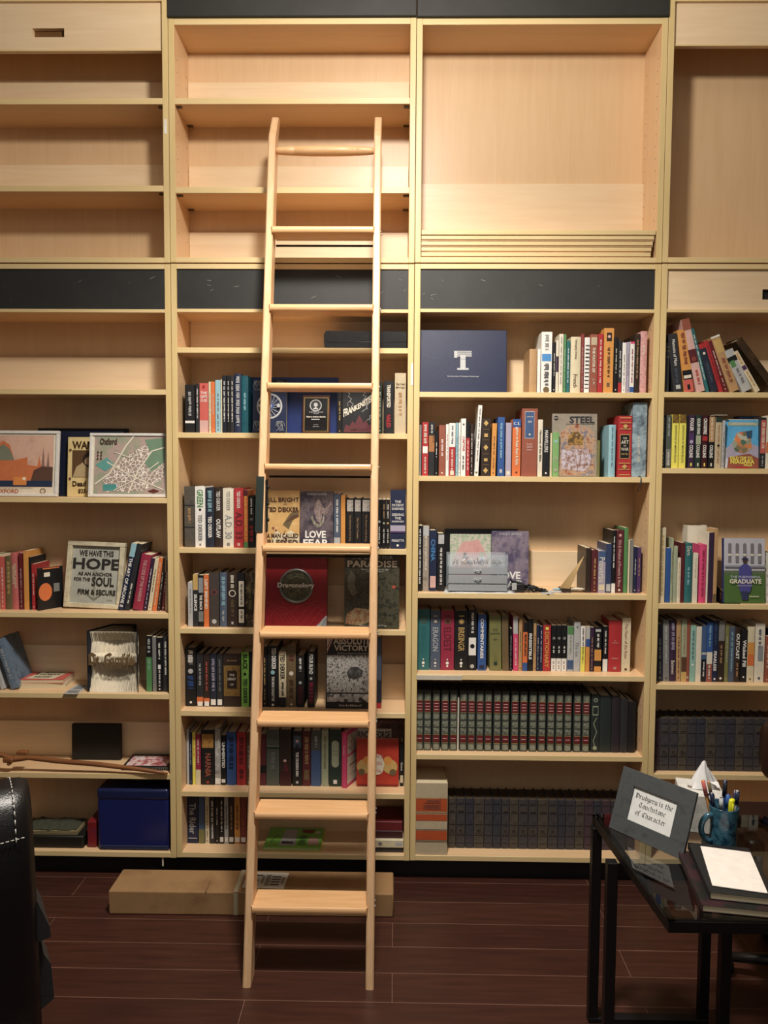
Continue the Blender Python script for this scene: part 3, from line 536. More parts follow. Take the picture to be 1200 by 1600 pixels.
# row 5: matching set, one built, then copied
A35 = (640, 1050)
def copy_book(src, x, y, z, sx, sz, label, group):
    o = src.copy(); C.objects.link(o); o.location = (x, y, z); o.scale = (sx, 1, sz)
    for ch in src.children:
        c = ch.copy(); C.objects.link(c); c.parent = o
    o['label'] = label; o['group'] = group; return o
DB = blotch(['#262c2a', '#3b423c', '#2c332e'], 220, 'noise', .45)
GD = blotch(['#2c312d', '#8d9080', '#474d45'], 160, 'cells', .4, (1, 1, 1))
xs = [30,68,110,152,193,240,279,320,360,403,443,488,530,575,618,661,702,743,788,830]
zs = SH[(2, 5)]; first = None
for j, x in enumerate(xs):
    w_px = 36; yt = 87+13*j/19; p0 = P(640+x/S4, 1130, .038); p1 = P(640+(x+w_px)/S4, 1130, .038); zt = P(640+x/S4, 1050+yt/S4, .038).z
    lab = f'green-grey volume with red bands, {(ORD[j]+" from the left") if j else "leftmost"} of its matching set'
    if j > 9: lab = f'green-grey volume with red bands, {(ORD[19-j]+" from the right") if j < 19 else "rightmost"} of its matching set'
    if first is None:
        ops = [('r',.12,a,.88,b,GD) for a, b in ((.02,.12),(.28,.38),(.40,.50),(.52,.62),(.84,.95))]+[('r',.08,.15,.92,.26,'darkred'),('r',.08,.65,.92,.83,'darkred')]+[('r',.2,z,.8,z+.012,'palepink') for z in (.68,.73,.78,.2)]+[('r',.1,z,.9,z+.006,'gold') for z in (.135,.27,.64,.835)]
        first = make_book(p0.x, p1.x, zt, zs, .038, DB, ops, True, .13, 0, 0, DPAGE); base = (p1.x-p0.x, zt-zs); tag(first, lab, 'book', 'matching green and red volumes')
    else: copy_book(first, (p0.x+p1.x)/2, .038, zs+.0004, (p1.x-p0.x)/base[0], (zt-zs)/base[1], lab, 'matching green and red volumes')
row(2, 5, A35, S4, .038, 'the end of the red-banded set', 'dark volumes beside the red-banded set', [
 (872,912,108,'dusk','dark green book with silver scroll ornament',('l',[(.5,.1),(.3,.2),(.7,.35),(.3,.5),(.7,.6)],.08,'sage'),('r',.15,.64,.85,.8,'sage'),('r',.2,.66,.8,.78,'dusk'),('c',.5,.9,.25,'sage'),('c',.5,.9,.15,'dusk'),('c',.5,.08,.25,'sage')), (914,969,115,'dusk','thick blackish green book',{'plain':1}), (971,1011,115,'#2c262c','dark plum book',{'plain':1}), (1013,1049,130,'charcoal','charcoal book',{'plain':1}), (1051,1086,145,'black','short black book',{'plain':1})], depmax=.13)
q = MB(); p0 = P(640+230.5/S4, 1130, .038); p1 = P(640+237/S4, 1130, .038); q.box(p0.x, p1.x, .04, .14, zs+.0005, P(640+234/S4, 1090, .038).z, mat('ivory', .6)); tag(q.build('paper_sheet'), 'white card slipped between the fifth and sixth red-banded volumes', 'paper')
q = MB(); p0 = P(650.5, 1057, 0); p1 = P(722, 1057, 0); z_ = SH[(2, 4)]; q.bbox(p0.x, p1.x, -.0035, -.0015, z_-.021, z_-.003, mat('#c9c4b4', .25), .0006, 1); tag(q.build('label_holder'), 'clear plastic label strip on the shelf edge under the teal book', 'label holder')
# row 6 and the rightmost bookcase's lowest row: dark old volumes
def dark_set(u, s, org, sc, Y, starts, ends, tops, ym, phrase, group, cols):
    zs = SH[(u, s)]; srcs = {}; n = len(starts)
    for j, (a, b) in enumerate(zip(starts, ends)):
        c = cols[j % len(cols)]; p0 = P(org[0]+a/sc, ym, Y); p1 = P(org[0]+b/sc, ym, Y); zt = P(org[0]+a/sc, org[1]+tops[j]/sc, Y).z
        place = 'leftmost' if j == 0 else f'{ORD[j]} from the left'
        med = c in ('inkblue', '#2b2a2b')
        lab = f'old dark volume{" with round medallion" if med else ""}, {place} {phrase}'
        if c not in srcs:
            m = blotch([{'inkblue':'#2c2a2c','#2b2a2b':'#34302c','charcoal':'#2e2c2e','plum':'#382c32','navyblack':'#282830'}[c], {'inkblue':'#4a4648','#2b2a2b':'#5a5248','charcoal':'#464348','plum':'#503e46','navyblack':'#3e3e48'}[c]], 70, 'noise', .6)
            ops = [('r',.08,z,.92,z+.008,'#15141a') for z in (.1,.26,.48,.72,.9)]
            if med: ops += [('c',.5,.36,.36,'#5f5648'),('c',.5,.36,.28,'#37332f'),('r',.2,.76,.8,.86,'#4b453d')]
            o = make_book(p0.x, p1.x, zt, zs, Y, m, ops, True, .11, 0, 0, DPAGE); srcs[c] = (o, p1.x-p0.x, zt-zs); tag(o, lab, 'book', group)
        else:
            src, bw, bh = srcs[c]; copy_book(src, (p0.x+p1.x)/2, Y, zs+.0004, (p1.x-p0.x)/bw, (zt-zs)/bh, lab, group)
st = [187,225,270,310,360,402,443,482,525,572,618,668,715,752,798,842,885,925,966,1006,1046]; en = [x-3 for x in st[1:]]+[1084]
dark_set(2, 6, (640, 1190), S4, .059, st, en, [178+12*j/17 for j in range(21)], 1270, 'on bottom shelf right of ladder', 'old dark volumes on the bottom shelf', ['#2b2a2b','inkblue','navyblack','#2b2a2b','charcoal','navyblack','inkblue','#2b2a2b','inkblue','inkblue','#2b2a2b','inkblue','navyblack','charcoal','#2b2a2b','plum','navyblack','plum','charcoal','inkblue','plum'])
st = [65,120,205,285,365,445,525,622,710,795,875,960,1040,1125,1210]; en = [x-5 for x in st[1:]]+[1290]
dark_set(3, 5, (1010, 940), 5.714, .033, st, en, [1042+j*.6 for j in range(15)], 1160, 'above the tissue box', 'old dark volumes above the tissue box', ['plum','inkblue','inkblue','#2b2a2b','charcoal','navyblack','#2b2a2b','charcoal','navyblack','#2b2a2b','charcoal','inkblue','charcoal','#2b2a2b','plum'])
def single(u, s, x0, x1, yt, Y, c, label, ops=(), dep=.13, hard=True, lean=0, rz=0, ym=None):
    zs = SH[(u, s)]; ym = ym or (yt+60); p0 = P(x0, ym, Y); p1 = P(x1, ym, Y); zt = P((x0+x1)/2, yt, Y).z
    return tag(make_book(p0.x, p1.x, zt, zs, Y, c, list(ops), hard, dep, lean, rz), label, 'book')
single(2, 6, 649.3, 699, 1224, .004, 'beige', 'huge beige antique book with orange bands on the bottom shelf', [('r',0,.61,1,.79,'#b4532f'),('r',0,.48,1,.57,'#b4532f'),('r',0,.21,1,.34,'#b4532f'),('r',0,.785,1,.8,'tan'),('r',0,.59,1,.605,'tan'),('k',.2,.63,.8,.77,'rust'),('r',0,.35,1,.36,'brown'),('r',0,.19,1,.2,'brown')], .165, True)
# --- rightmost bookcase
A4 = (1020, 480)
def ln(d, **kk): kk['lean'] = d; return kk
row(3, 1, A4, 6.667, .02, 'the first '+RM, 'leaning books in the first row of the rightmost bookcase', [
 (108,172,370,'charcoal','black book with gilt bars',r(.9,.92,'bronze'),r(.82,.84,'bronze'),r(.7,.72,'bronze'),{'hard':True}), (215,312,270,'charcoal','leaning charcoal book with white title',('v','Memoirs of Mars',.4,.45,.75,.9,W),k(.15,.4,'slate'),('r',.3,.05,.8,.12,'silver'),ln(7.5)), (330,430,228,'amber','leaning amber and coral book',r(0,.2,'coral'),r(.2,.35,'black'),('r',.1,.22,.9,.27,'ivory'),k(.45,.95,'rust',.3,.7),('r',.35,.04,.65,.12,'black'),ln(8.5)),
 (455,545,112,'palepink','tall leaning pale pink book',r(.4,.58,'maroon'),r(.85,1,'rust'),('c',.5,.45,.3,'brick'),k(.1,.3,'coral'),ln(14)), (555,592,220,'teal','slim leaning teal book',k(.2,.9,W),ln(15.5)), (605,680,372,'inkblue','leaning navy book with colourful spine',r(.9,1,'red'),('c',.5,.8,.2,'ivory'),k(.2,.6,'slate'),ln(17)), (692,735,345,'red','slim leaning red book',k(.2,.9,'maroon'),ln(18.5)), (742,788,345,'darkred','leaning dark red book',{'lean':19.5}),
 (800,905,285,'tan','thick leaning tan book with gold plate',('r',.12,.7,.88,.93,'gold'),k(.15,.6,'rust',.3,.7),r(.97,1,W),ln(21.5)), (925,1040,430,'silver','leaning silver and green book',('r',0,.72,1,.84,'black'),('r',.1,.6,.6,.75,'green'),k(.2,.55,'grey'),{'lean':27}), (1062,1125,455,'cream','leaning cream book with purple mark',('r',.1,.55,.9,.65,'purple'),k(.1,.5,'amber'),k(.7,.95,'amber'),ln(31))])
row(3, 2, (1020,630), 6.667, .02, 'the second '+RM, 'books in the second row of the rightmost bookcase', [
 (87,132,125,'inkblue',k(.55,.95,'silver'),k(.05,.3,'ivory'),('c',.5,.47,.3,'brown')), (140,190,125,'greygreen','grey-green book with pale base',r(.05,.36,'grey'),k(.6,.95,'silver'),k(.05,.3,'ivory')), (200,268,118,'yellow','bright yellow book with brown top',r(.84,1,blotch(['#3a2a18','#9a7a3a'],70)),v('EXPEDITION OF MEN IN BLACK',.1,.8,'olive',.4,.7)), (275,345,118,'yellow','bright yellow book with brown top',r(.84,1,blotch(['#3a2a18','#9a7a3a'],70)),v('EXPEDITION OF MEN IN BLACK',.1,.8,'olive',.4,.7)), (350,366,140,'black',{'plain':1}),
 (371,434,125,'plum','black and purple book',Q('COLLINS',.2,.44),Q('FOULER',.7,.94),('r',.05,.45,.95,.66,'purple'),('c',.5,.5,.3,'lilac'),('r',.4,.04,.65,.1,'yellow')), (444,503,125,'darkgreen','dark green book with green glow',Q('COLLINS',.2,.44),Q('GOLEM KING',.64,.94),('r',.05,.45,.95,.62,'sage'),('r',.4,.04,.65,.1,'ivory')), (512,572,125,'wine','wine red book with red glow',Q('COLLINS',.2,.44),Q('CROSSFIRE',.64,.94),('r',.05,.52,.95,.6,'red'),('r',.4,.04,.65,.1,'yellow')),
 (582,642,130,'black','black book with beige upper half',('r',.02,.5,.98,.98,'tan'),Q('COLLINS',.2,.44),k(.55,.95,'ivory'),('r',.4,.04,.65,.1,'ivory')), (650,716,150,'beige','beige book with dark green top',r(.91,1,'darkgreen'),k(.1,.85,'tan'),('c',.5,.45,.2,'black')), (722,750,180,'silver')])
row(3, 2, (1020,630), 6.667, .02, 'the second '+RM, 'books in the second row of the rightmost bookcase', [
 (1121,1174,150,'charcoal','charcoal book with orange upper part',r(.3,.95,'coral'),k(.4,.9,'ivory',.2,.8),k(.05,.25,'silver')), (1182,1240,130,'ivory','ivory book with orange block',r(.3,.5,'orange')), (1246,1290,150,'navy'), (1296,1350,140,'brown')], start=11)
row(3, 3, (1010,780), 6.316, .02, 'the third '+RM, 'books in the third row of the rightmost bookcase', [
 (98,116,640,'slate',{'plain':1}), (122,188,280,'cream','tall cream book with gold lettering',k(.1,.9,'gold',.35,.7)), (191,237,482,'blue','short blue book',{'plain':1}), (241,262,385,'sage'), (266,304,465,'sage','sage green book',{'plain':1}), (305,336,580,'ivory','short ivory book',k(.1,.9,'gold')), (338,376,430,'maroon',{'plain':1}), (380,450,437,'teal','teal book with white script title',v('Dare',.8,.95,'ivory'),k(.3,.6,'lightblue')), (460,506,535,'ivory','short ivory book with mark',k(.5,.9,'beige')), (524,590,450,'pink','bright pink book',k(.1,.9,'crimson')),
 (596,611,330,'ivory',{'plain':1}), (613,662,330,'plum','dark plum book with white edge',k(.2,.9,'inkblue')), (665,700,290,'tan','tan tall book',r(0,.12,'bronze'))], depmax=.09)
single(3, 3, 1073, 1103, 821, .115, 'ivory', 'tall ivory book standing behind the bright pink book', (), .055, True)
row(3, 4, (1010,940), 5.714, .04, 'the fourth '+RM, 'books in the fourth row of the rightmost bookcase', [
 (96,145,200,'inkblue',ln(1.5)), (149,202,165,'grey','pale grey book',k(.3,.9,'silver'),('c',.5,.05,.15,'charcoal'),ln(1.5)), (207,262,165,'plum','dark plum book with white lower title',v('Between',.12,.34,'ivory',.2,.8),k(.5,.95,'lilac',.25,.75),ln(1.2)), (265,304,165,'tan',ln(1)), (308,355,165,'sage','sage and gold book with brown base',r(0,.16,'gold'),r(.16,.4,'brown'),k(.45,.9,'tan'),ln(.8)), (358,388,165,'rust',('c',.5,.07,.3,'silver')), (390,440,212,'mint','mint green book',k(.4,.9,'slate'),('c',.5,.3,.2,W)), (443,490,225,'ivory','plain ivory book',{'plain':1}),
 (493,535,212,'denim','blue book with black base',r(0,.4,'black'),r(.48,.52,'silver'),k(.1,.35,W)), (538,590,185,'blue','blue book with orange flame',r(0,.3,'rust'),r(.3,.5,'ivory'),k(.6,.95,'lightblue'),k(.05,.28,W)), (592,638,170,'navy','navy book with white title',Q('FEARLESS',.18,.5),('c',.5,.05,.2,W),k(.6,.95,'denim')), (641,695,170,'darkbrown','brown book with grey top',r(.67,1,'grey'),k(.3,.6,'tan'),('c',.5,.06,.2,W)), (702,735,210,'olive'), (738,785,225,'slate','slate blue book',k(.2,.9,'lightblue'),('c',.5,.5,.1,W)),
 (788,840,230,'darkbrown','brown book with white title',Q('OUTCAST',.4,.9,W),k(.1,.35,'tan')), (845,898,250,'black','black book with bold white title',Q('Wicked Fill',.2,.9,W,.25,.85),('c',.5,.1,.15,W)), (902,962,225,'cream','cream book with orange block',r(.3,.5,'orange'),r(.5,.72,'amber'),('c',.5,.06,.15,'bronze')), (970,1054,195,'ivory','thick ivory book with grey block',('r',.3,.36,.85,.62,'steel'),k(.6,.9,'slate',.3,.6),('c',.5,.07,.15,'slate')), (1061,1100,310,'rust'), (1104,1150,250,'navy'), (1154,1200,260,'cream')], depmax=.13)
# --- leftmost bookcase
A1 = (0, 780); S1 = 4.138
LM = 'row of leftmost bookcase'
row(0, 3, A1, S1, .05, 'the upper '+LM, 'books in the upper row of the leftmost bookcase', [
 (-110,-70,372,'navy'), (-66,-38,360,'olive'), (-35,-4,365,'cream'), (0,31,372,'coral'), (34,79,370,'bronze','golden brown book',k(.3,.9,'gold',.25,.7)), (82,122,350,'salmon','salmon red book with cream title',Q('TEACHMENTS',.3,.95,'cream',.2,.5),Q('ANCIENT WORLD',.3,.9,'cream',.55,.85),{'lean':1}), (124,148,350,'darkred'), (154,186,335,'amber','tall amber book',{'plain':1}), (189,203,375,'black','black book behind the orange-circle book',{'plain':1}), (206,227,420,'red','short red book')])
row(0, 3, A1, S1, .05, 'the group right of the HOPE sign', 'leaning books beside the HOPE sign', [
 (762,798,282,'navy','tall leaning navy book with light blue top',r(.8,1,'lightblue'),Q('THE ART OF ARCANE II',.05,.78,W),ln(-12.5)), (803,836,285,'charcoal','leaning charcoal book',k(.1,.4),ln(-12)), (856,922,352,'crimson','leaning magenta book with white lettering',v('THE CODE OF THE WARRIOR',.15,.9,'palepink',.3,.7),ln(-10)), (927,948,380,'plum','slim leaning plum book',ln(-9.5)), (954,980,385,'cream','slim leaning cream book',ln(-9)), (984,1012,375,'orange','leaning orange book',k(.1,.9,'cream',.3,.6),ln(-8)), (1016,1034,380,'darkbrown','slim leaning dark brown book',ln(-7)), (1044,1062,390,'maroon','slim leaning maroon book',ln(-5.5)), (1066,1084,370,'beige','slim upright beige book',{'plain':1})])
row(0, 4, A1, S1, .03, 'the group beside the folded book', 'books beside the folded book', [
 (946,983,885,'black','black and green book',r(0,.62,'green'),k(.7,.95,'silver',.25,.75),k(.4,.58,'mint')), (986,1010,890,'grey',{'plain':1}), (1013,1049,895,'black','black book with white square',k(.6,.9),('r',.25,.42,.75,.5,W),k(.1,.4),('c',.5,.05,.15,W)), (1052,1090,885,'charcoal','charcoal book with white lettering',k(.3,.9))])
# ------------------------------------------------------------------ things facing out: covers, frames, signs
def facing(name, x0, x1, yt, u, s, Y, th, c, label, cat, ops=(), lean=6, hard=True, group=None, rz=0, spine=True, h_=None, lay=True):
    zs = SH[(u, s)]; ym = yt+40
    p0, p1 = P(x0, ym, Y), P(x1, ym, Y); w = p1.x-p0.x; hh = h_ or (P((x0+x1)/2, yt, Y).z-zs)
    a = math.radians(lean); hh /= math.cos(a); m = c if isinstance(c, bpy.types.Material) else mat(c, .4)
    b = MB(); t = .0022 if hard else .0009
    if spine:
        b.bbox(-w/2, w/2, 0, t, 0, hh, m, t*.3, 1); b.bbox(-w/2, w/2, th-t, th, 0, hh, m, t*.3, 1); b.bbox(-w/2, -w/2+t, t*.5, th-t*.5, 0, hh, m, t*.2, 1)
    else: b.bbox(-w/2, w/2, 0, th, 0, hh, m, min(.0015, th*.3), 2)
    o = b.build(name)
    if spine: g = MB(); g.box(-w/2+t*1.1, w/2-.003, t*1.05, th-t*1.05, .003, hh-.003, PAGE); g.build('page_block', o)
    o.location = ((p0.x+p1.x)/2, Y, zs+.0005+th*math.sin(a)); o.rotation_euler = (-a, 0, rz)
    if ops: decorate(o, w, hh, ops)
    tag(o, label, cat, group); return o, w, hh
# first row behind the ladder
facing('portfolio', 391, 528, 590, 1, 2, .105, .03, blotch(['#1e3f8a','#24489a'], 20), 'large blue book standing behind the white-laced blue cover and plaque', 'book', (), 3)
lace = [('c', .5, .5, .38, 'silver'), ('c', .5, .5, .33, 'navy')]
for q_ in range(16):
    an = q_*math.pi/8; lace.append(('l', [(.5+.1*math.cos(an), .5+.075*math.sin(an)), (.5+.31*math.cos(an+.25), .5+.23*math.sin(an+.25))], .012, 'silver'))
lace += [('c', .5, .5, .12, 'blue'), ('c', .5, .5, .07, 'silver')]
for uu, vv in ((.14, .12), (.86, .12), (.14, .88), (.86, .88)):
    for k_ in range(5): lace.append(('l', [(uu+(.5-uu)*.05*k_+.1*math.cos(t_*.6+k_), vv+.09*math.sin(t_*.6)) for t_ in range(9)], .01, 'steel'))
lace += [('r', .46, .05, .54, .08, 'silver'), ('c', .22, .5, .05, 'silver'), ('c', .78, .5, .05, 'silver')]
facing('book', 394, 447, 594, 1, 2, .025, .035, mat('navy', .35), 'blue cover with silver lace medallion, facing out behind ladder rail', 'book', lace, 5)
facing('portfolio', 448.5, 528, 610, 1, 2, .08, .02, blotch(['#15275a','#1a2f68'], 20), 'navy portfolio standing directly behind the wooden award plaque', 'portfolio', (), 4, spine=False)
o, w, hh = facing('award_plaque', 472, 515, 617.5, 1, 2, .03, .016, wood('walnut', '#3a1f16', '#4e2c1e', 'z', .3), 'dark wooden award plaque with black gilt-edged plate', 'plaque', (), 8, spine=False)
pl = MB(); pl.box(-w*.44, w*.44, -.0016, -.0004, hh*.04, hh*.93, mat('gold', .3, .8)); pl.box(-w*.42, w*.42, -.0022, -.0016, hh*.05, hh*.915, mat('#101012', .25)); pc = pl.build('engraved_plate', o)
decorate(pc, w*.84, hh, [('c',.48,.72,.26,'silver'),('c',.48,.72,.22,'black'),('c',.48,.74,.09,'silver'),('r',.38,.62,.58,.65,'silver'),('l',[(.48,.62),(.48,.78)],.06,'silver'),('t','CHRISTIAN SERVICE',.2,.53,.8,.555,'silver'),('t','AWARD',.38,.49,.62,.515,'silver'),('T','Chance Andrew Gamble',.08,.4,.92,.44,'ivory'),('k',.3,.33,.7,.36,'silver'),('t','Recognition',.3,.2,.7,.225,'silver'),('t','2009-2010',.36,.15,.64,.175,'silver')], y0=-.0022)
fr = [('p',[(.05,.02),(.1,.2),(.22,.16),(.3,.28),(.38,.22),(.46,.36),(.5,.42),(.56,.34),(.62,.24),(.7,.3),(.78,.18),(.9,.22),(.97,.02)],'maroon')]
for a_, b_ in (((.98,.98),(.6,.5)), ((.15,.98),(.3,.62)), ((.98,.6),(.75,.3)), ((.6,.98),(.7,.72))):
    pts = [(a_[0]+(b_[0]-a_[0])*i/6+(.05 if i % 2 else -.03), a_[1]+(b_[1]-a_[1])*i/6) for i in range(7)]; fr.append(('l', pts, .012, 'silver'))
    fr.append(('l', [pts[3], (pts[3][0]-.12, pts[3][1]-.1), (pts[3][0]-.1, pts[3][1]-.18)], .008, 'silver'))
fr.append(('t', "by MARY SHELLEY", .25, .05, .75, .1, 'black'))
o, w, hh = facing('book', 534.5, 588, 611, 1, 2, .022, .03, 'black', 'black cover with white lightning and slanted lettering, behind right ladder rail', 'book', fr, 5)
g, f_, asp = text_geo('FRANKENSTEIN', .03); tb = MB(); tb.add([((x-.5)*w*.92, -.0035, hh*(.36+.42*x)+(y*.2)*hh*(1-.35*math.sin(x*3.1))) for x, y in g], f_, mat('ivory', .5)); tb.build('cover_lettering', o)
# black magazine case lying on the top shelf of the ladder bookcase
zs = SH[(1, 1)]; p0, p1 = P(506, 540, .01), P(635, 540, .01); q = MB(); hz = P(570, 517, .01).z-zs
q.prism([(p0.x+.004, zs+.001), (p1.x, zs+.001), (p1.x, zs+hz*.97), (p0.x+.008, zs+hz), (p0.x, zs+hz*.8), (p0.x, zs+hz*.3)], .01, .16, mat('#151516', .28, 0, .6, .25, 350))
o = q.build('leather_binder'); tag(o, 'glossy black leather binder lying on the empty shelf behind ladder', 'binder')
q = MB(); q.tube([(p0.x+.006, .0095, zs+hz*.36), (p1.x-.002, .0095, zs+hz*.38)], .0012, mat('#2e2e30', .4), 6); q.build('seam', o)
# second row
facing('book', 415, 467.5, 768, 1, 3, .012, .03, blotch(['#d8b276','#caa268','#e3c892'], 14), 'pale gold cover with hair and flowers, facing out behind ladder rail', 'book',
 [('p',[(.1,0),(1,0),(1,.2),(.75,.3),(.5,.22),(.3,.3)],'cream'),('p',[(.5,.4),(.72,.6),(.98,.66),(.98,.56),(.8,.48),(.68,.32)],'bronze'),('p',[(.55,.42),(.78,.56),(.98,.58),(.98,.54),(.76,.48)],'brown'),('l',[(.55,.08),(.5,.2),(.58,.3)],.015,'maroon'),('c',.22,.34,.04,'rust'),('c',.3,.3,.03,'brick'),('c',.6,.15,.04,'maroon'),
  ('T','BILL BRIGHT',-.0,.8,.98,.88,'brown'),('t','AND',.52,.75,.62,.78,'brown'),('T','TED DEKKER',.0,.63,.98,.71,'brown'),('T','A MAN CALLED',.03,.17,.97,.25,'brown'),('T','BLESSED',.05,.03,.97,.14,'brown')], 5, True)
FIG = blotch(['#4a4048', '#9a8a84', '#6a5a5c', '#b8aca0'], 45, 'noise', .4)
LF = [('r',.0,.0,1,1,blotch(['#1d1a24','#3a3340','#6b6064','#241f2a'],14,'noise',.35)),('p',[(.46,.8),(.52,.86),(.6,.84),(.64,.76),(.74,.68),(.84,.74),(.93,.83),(.95,.78),(.88,.68),(.78,.58),(.66,.6),(.66,.52),(.6,.44),(.5,.46),(.46,.56),(.42,.66)],FIG),
      ('l',[(.12,.86),(.2,.84),(.26,.76),(.24,.66),(.3,.56),(.4,.5)],.018,'#6a6a76'),('l',[(.97,.78),(.96,.66),(.9,.56),(.8,.47),(.7,.44)],.014,'#8a7a78'),('p',[(.32,.52),(.4,.42),(.52,.35),(.64,.38),(.72,.47),(.74,.6),(.7,.58),(.66,.48),(.58,.42),(.5,.43),(.42,.5),(.36,.58)],blotch(['#a7a08c','#6f6a5e','#c8c2b0'],50,'noise',.4)),
      ('t','CHANCE GANDEE',.2,.93,.8,.97,'silver'),('T','LOVE',.16,.17,.78,.3,'white'),('T','FEAR',.1,.02,.88,.15,'white')]
facing('book', 468.5, 520.5, 769, 1, 3, .012, .03, 'charcoal', 'grey LOVE FEAR cover facing out behind the ladder', 'book', LF, 5)
# third row
o, w, hh = facing('book', 414, 510.5, 868, 1, 4, .02, .03, 'darkred', 'large red cover with round dragon medallion behind the ladder', 'book', [('r',0,0,1,1,blotch(['#7c1018','#8e1820','#6e0e14'],30,'noise',.45)),('r',.02,.95,1,1,'darkred')]+
 [('l', [(.04+.9*t_/20, .12+.16*math.sin(t_*.32+ph)*(1 if ph < 3 else .5)+.04*ph) for t_ in range(21)], .008, '#a5343a') for ph in (0,.7,1.4,2.1,3.2)]+
 [('p',[(.8,0),(1,.16),(1,0)],'steel'),('l',[(.8,0),(.9,.04),(.93,.1),(1,.16)],.02,'silver')], 5)
em = MB(); ring = [(.5*w*0, 0)]; cxm, czm = .0*w, hh*.565
em.tube([(cxm+w*.262*math.cos(t_*math.pi/20), -.003, czm+w*.262*math.sin(t_*math.pi/20)) for t_ in range(40)], w*.022, mat('#8a8e8e', .35, .6, .5, .3, 300), 8, True)
vs_ = [(cxm+w*.25*math.cos(t_*math.pi/20), -.0015, czm+w*.25*math.sin(t_*math.pi/20)) for t_ in range(40)]; em.add(vs_, [tuple(range(40))], blotch(['#22241c','#4e5240','#7d7a5a'], 60, 'noise', .35))
ec = em.build('medallion', o)
decorate(ec, w, hh, [('l',[(.36,.62),(.44,.68),(.5,.64),(.58,.69),(.66,.63)],.015,'bronze'),('l',[(.38,.66),(.5,.7),(.62,.67)],.01,'sage'),('T','Dragonology',.2,.525,.8,.61,'#f4f2ec'),('l',[(.4,.48),(.5,.43),(.6,.48)],.02,'bronze')], ('emblem','lettering'), y0=-.0085)
facing('book', 538, 624, 868.5, 1, 4, .02, .02, 'charcoal', 'large dark garden-painting cover behind the right ladder rail', 'book', [('r',0,0,1,1,blotch(['#0e100c','#22251b','#4c4a3a','#14160f','#9a9482'],30,'noise',.35)),('p',[(.05,.68),(.12,.78),(.2,.7),(.18,.58),(.24,.48),(.14,.44),(.06,.55)],blotch(['#8a8474','#4c4a3a'],60)),('p',[(.86,.56),(.9,.59),(.94,.57),(.91,.54)],'#b0483a'),('p',[(.02,.06),(.3,.04),(.5,.1),(.45,.26),(.2,.28),(.05,.2)],blotch(['#2b2f22','#8a5a3c','#a89878','#3a3a28'],50)),
  ('t','THE QUEST FOR',.12,.93,.88,.985,'silver'),('T','PARADISE',.05,.83,.96,.92,'ivory'),('t','Visions of Heaven in the',.3,.79,.8,.815,'silver'),('t','Holy Lands & Beyond',.33,.76,.77,.785,'silver'),('t','the new book of the gardens',.28,.03,.75,.055,'silver')], 4, True)
# fourth row
o, w, hh = facing('book', 509, 579, 997, 1, 5, .045, .02, 'charcoal', 'black and white crowd photo cover reading ABSOLUTE VICTORY', 'book', [('r',0,0,1,1,'#1b1b1c'),('r',.02,.22,.99,.74,blotch(['#101010','#3c3a38','#b4b0aa','#1e1e1e','#8a8784'],60,'noise',.4)),('r',.03,.09,.98,.2,blotch(['#141414','#3a3a3a','#c8c4be','#6a6a6a'],70,'cells',.4)),('p',[(.46,.5),(.56,.58),(.72,.58),(.84,.52),(.8,.44),(.64,.4),(.5,.43)],blotch(['#1c1c1c','#3a3a3a','#6a6866'],60)),
 ('p',[(.02,.76),(.16,.98),(.02,.98)],'ivory'),('l',[(.03,.78),(.13,.93)],.02,'brick'),('l',[(.03,.84),(.1,.95)],.02,'brick'),('T','ABSOLUTE',.16,.89,.99,.985,'ivory'),('T','VICTORY',.18,.8,.95,.88,'ivory'),('t','Americas Greatest Generation',.25,.755,.95,.78,'silver'),('t','from the Editors of',.3,.03,.8,.06,'ivory')], 4)
# fifth row: pink slanted book, red royal book, brick-patterned book behind
zs = SH[(1, 6)]
pp = P(536.5, 1190, .055); hh_ = P(540, 1143, .055).z-zs
bk = make_book(pp.x-.012, pp.x+.008, zs+hh_, zs, .045, 'pink', [('v','Fearfully',.3,.55,.7,.8,'ivory')], True, .125, 0, math.radians(-24))
bk.location.x += .004; tag(bk, 'hot pink book turned slantwise beside the red royal book', 'book')
sd = MB(); w_ = .020
sd.box(w_/2+.0002, w_/2+.0005, .012, .118, hh_*.58, hh_*.93, blotch(['#1d1a1a','#d8cfc4','#6e6360'], 40, 'noise', .4)); sd.box(w_/2+.0002, w_/2+.0005, .012, .118, hh_*.06, hh_*.54, mat('ivory', .5)); sd.box(w_/2+.0003, w_/2+.0008, .03, .1, hh_*.36, hh_*.38, mat('brick', .5)); sd.box(w_/2+.0003, w_/2+.0008, .03, .1, hh_*.2, hh_*.21, mat('grey', .5)); sd.build('side_cover', bk)
facing('book', 557, 623, 1157, 1, 6, .035+.03, .02, 'coral', 'red landscape cover with gold lions and white oval label', 'book', [('r',0,0,1,1,blotch(['#a83326','#b94030'],30,'noise',.45)),('c',.18,.42,.17,'gold'),('c',.25,.55,.1,'amber'),('c',.12,.3,.08,'bronze'),('c',.8,.42,.17,'gold'),('c',.74,.55,.1,'amber'),('c',.86,.3,.08,'bronze'),('c',.49,.56,.14,'ivory'),('c',.49,.38,.15,'ivory'),('c',.49,.47,.17,'ivory'),('t','PRINCE',.36,.6,.62,.68,'salmon'),('t','GEORGE',.38,.46,.6,.53,'salmon'),('t','ROYAL',.38,.3,.6,.36,'salmon'),('r',.02,.02,.98,.04,'darkred')], 3)
facing('book', 548, 636, 1127, 1, 6, .13, .016, blotch(['#4a3630', '#7a6258', '#5c463e'], 40, 'cells', .7), 'brown brick-patterned cover behind the red royal book', 'book', [('r',.05,.67,.72,.86,'ivory'),('T','PRINCE GEORGE',.08,.7,.7,.82,'darkbrown')], 2)
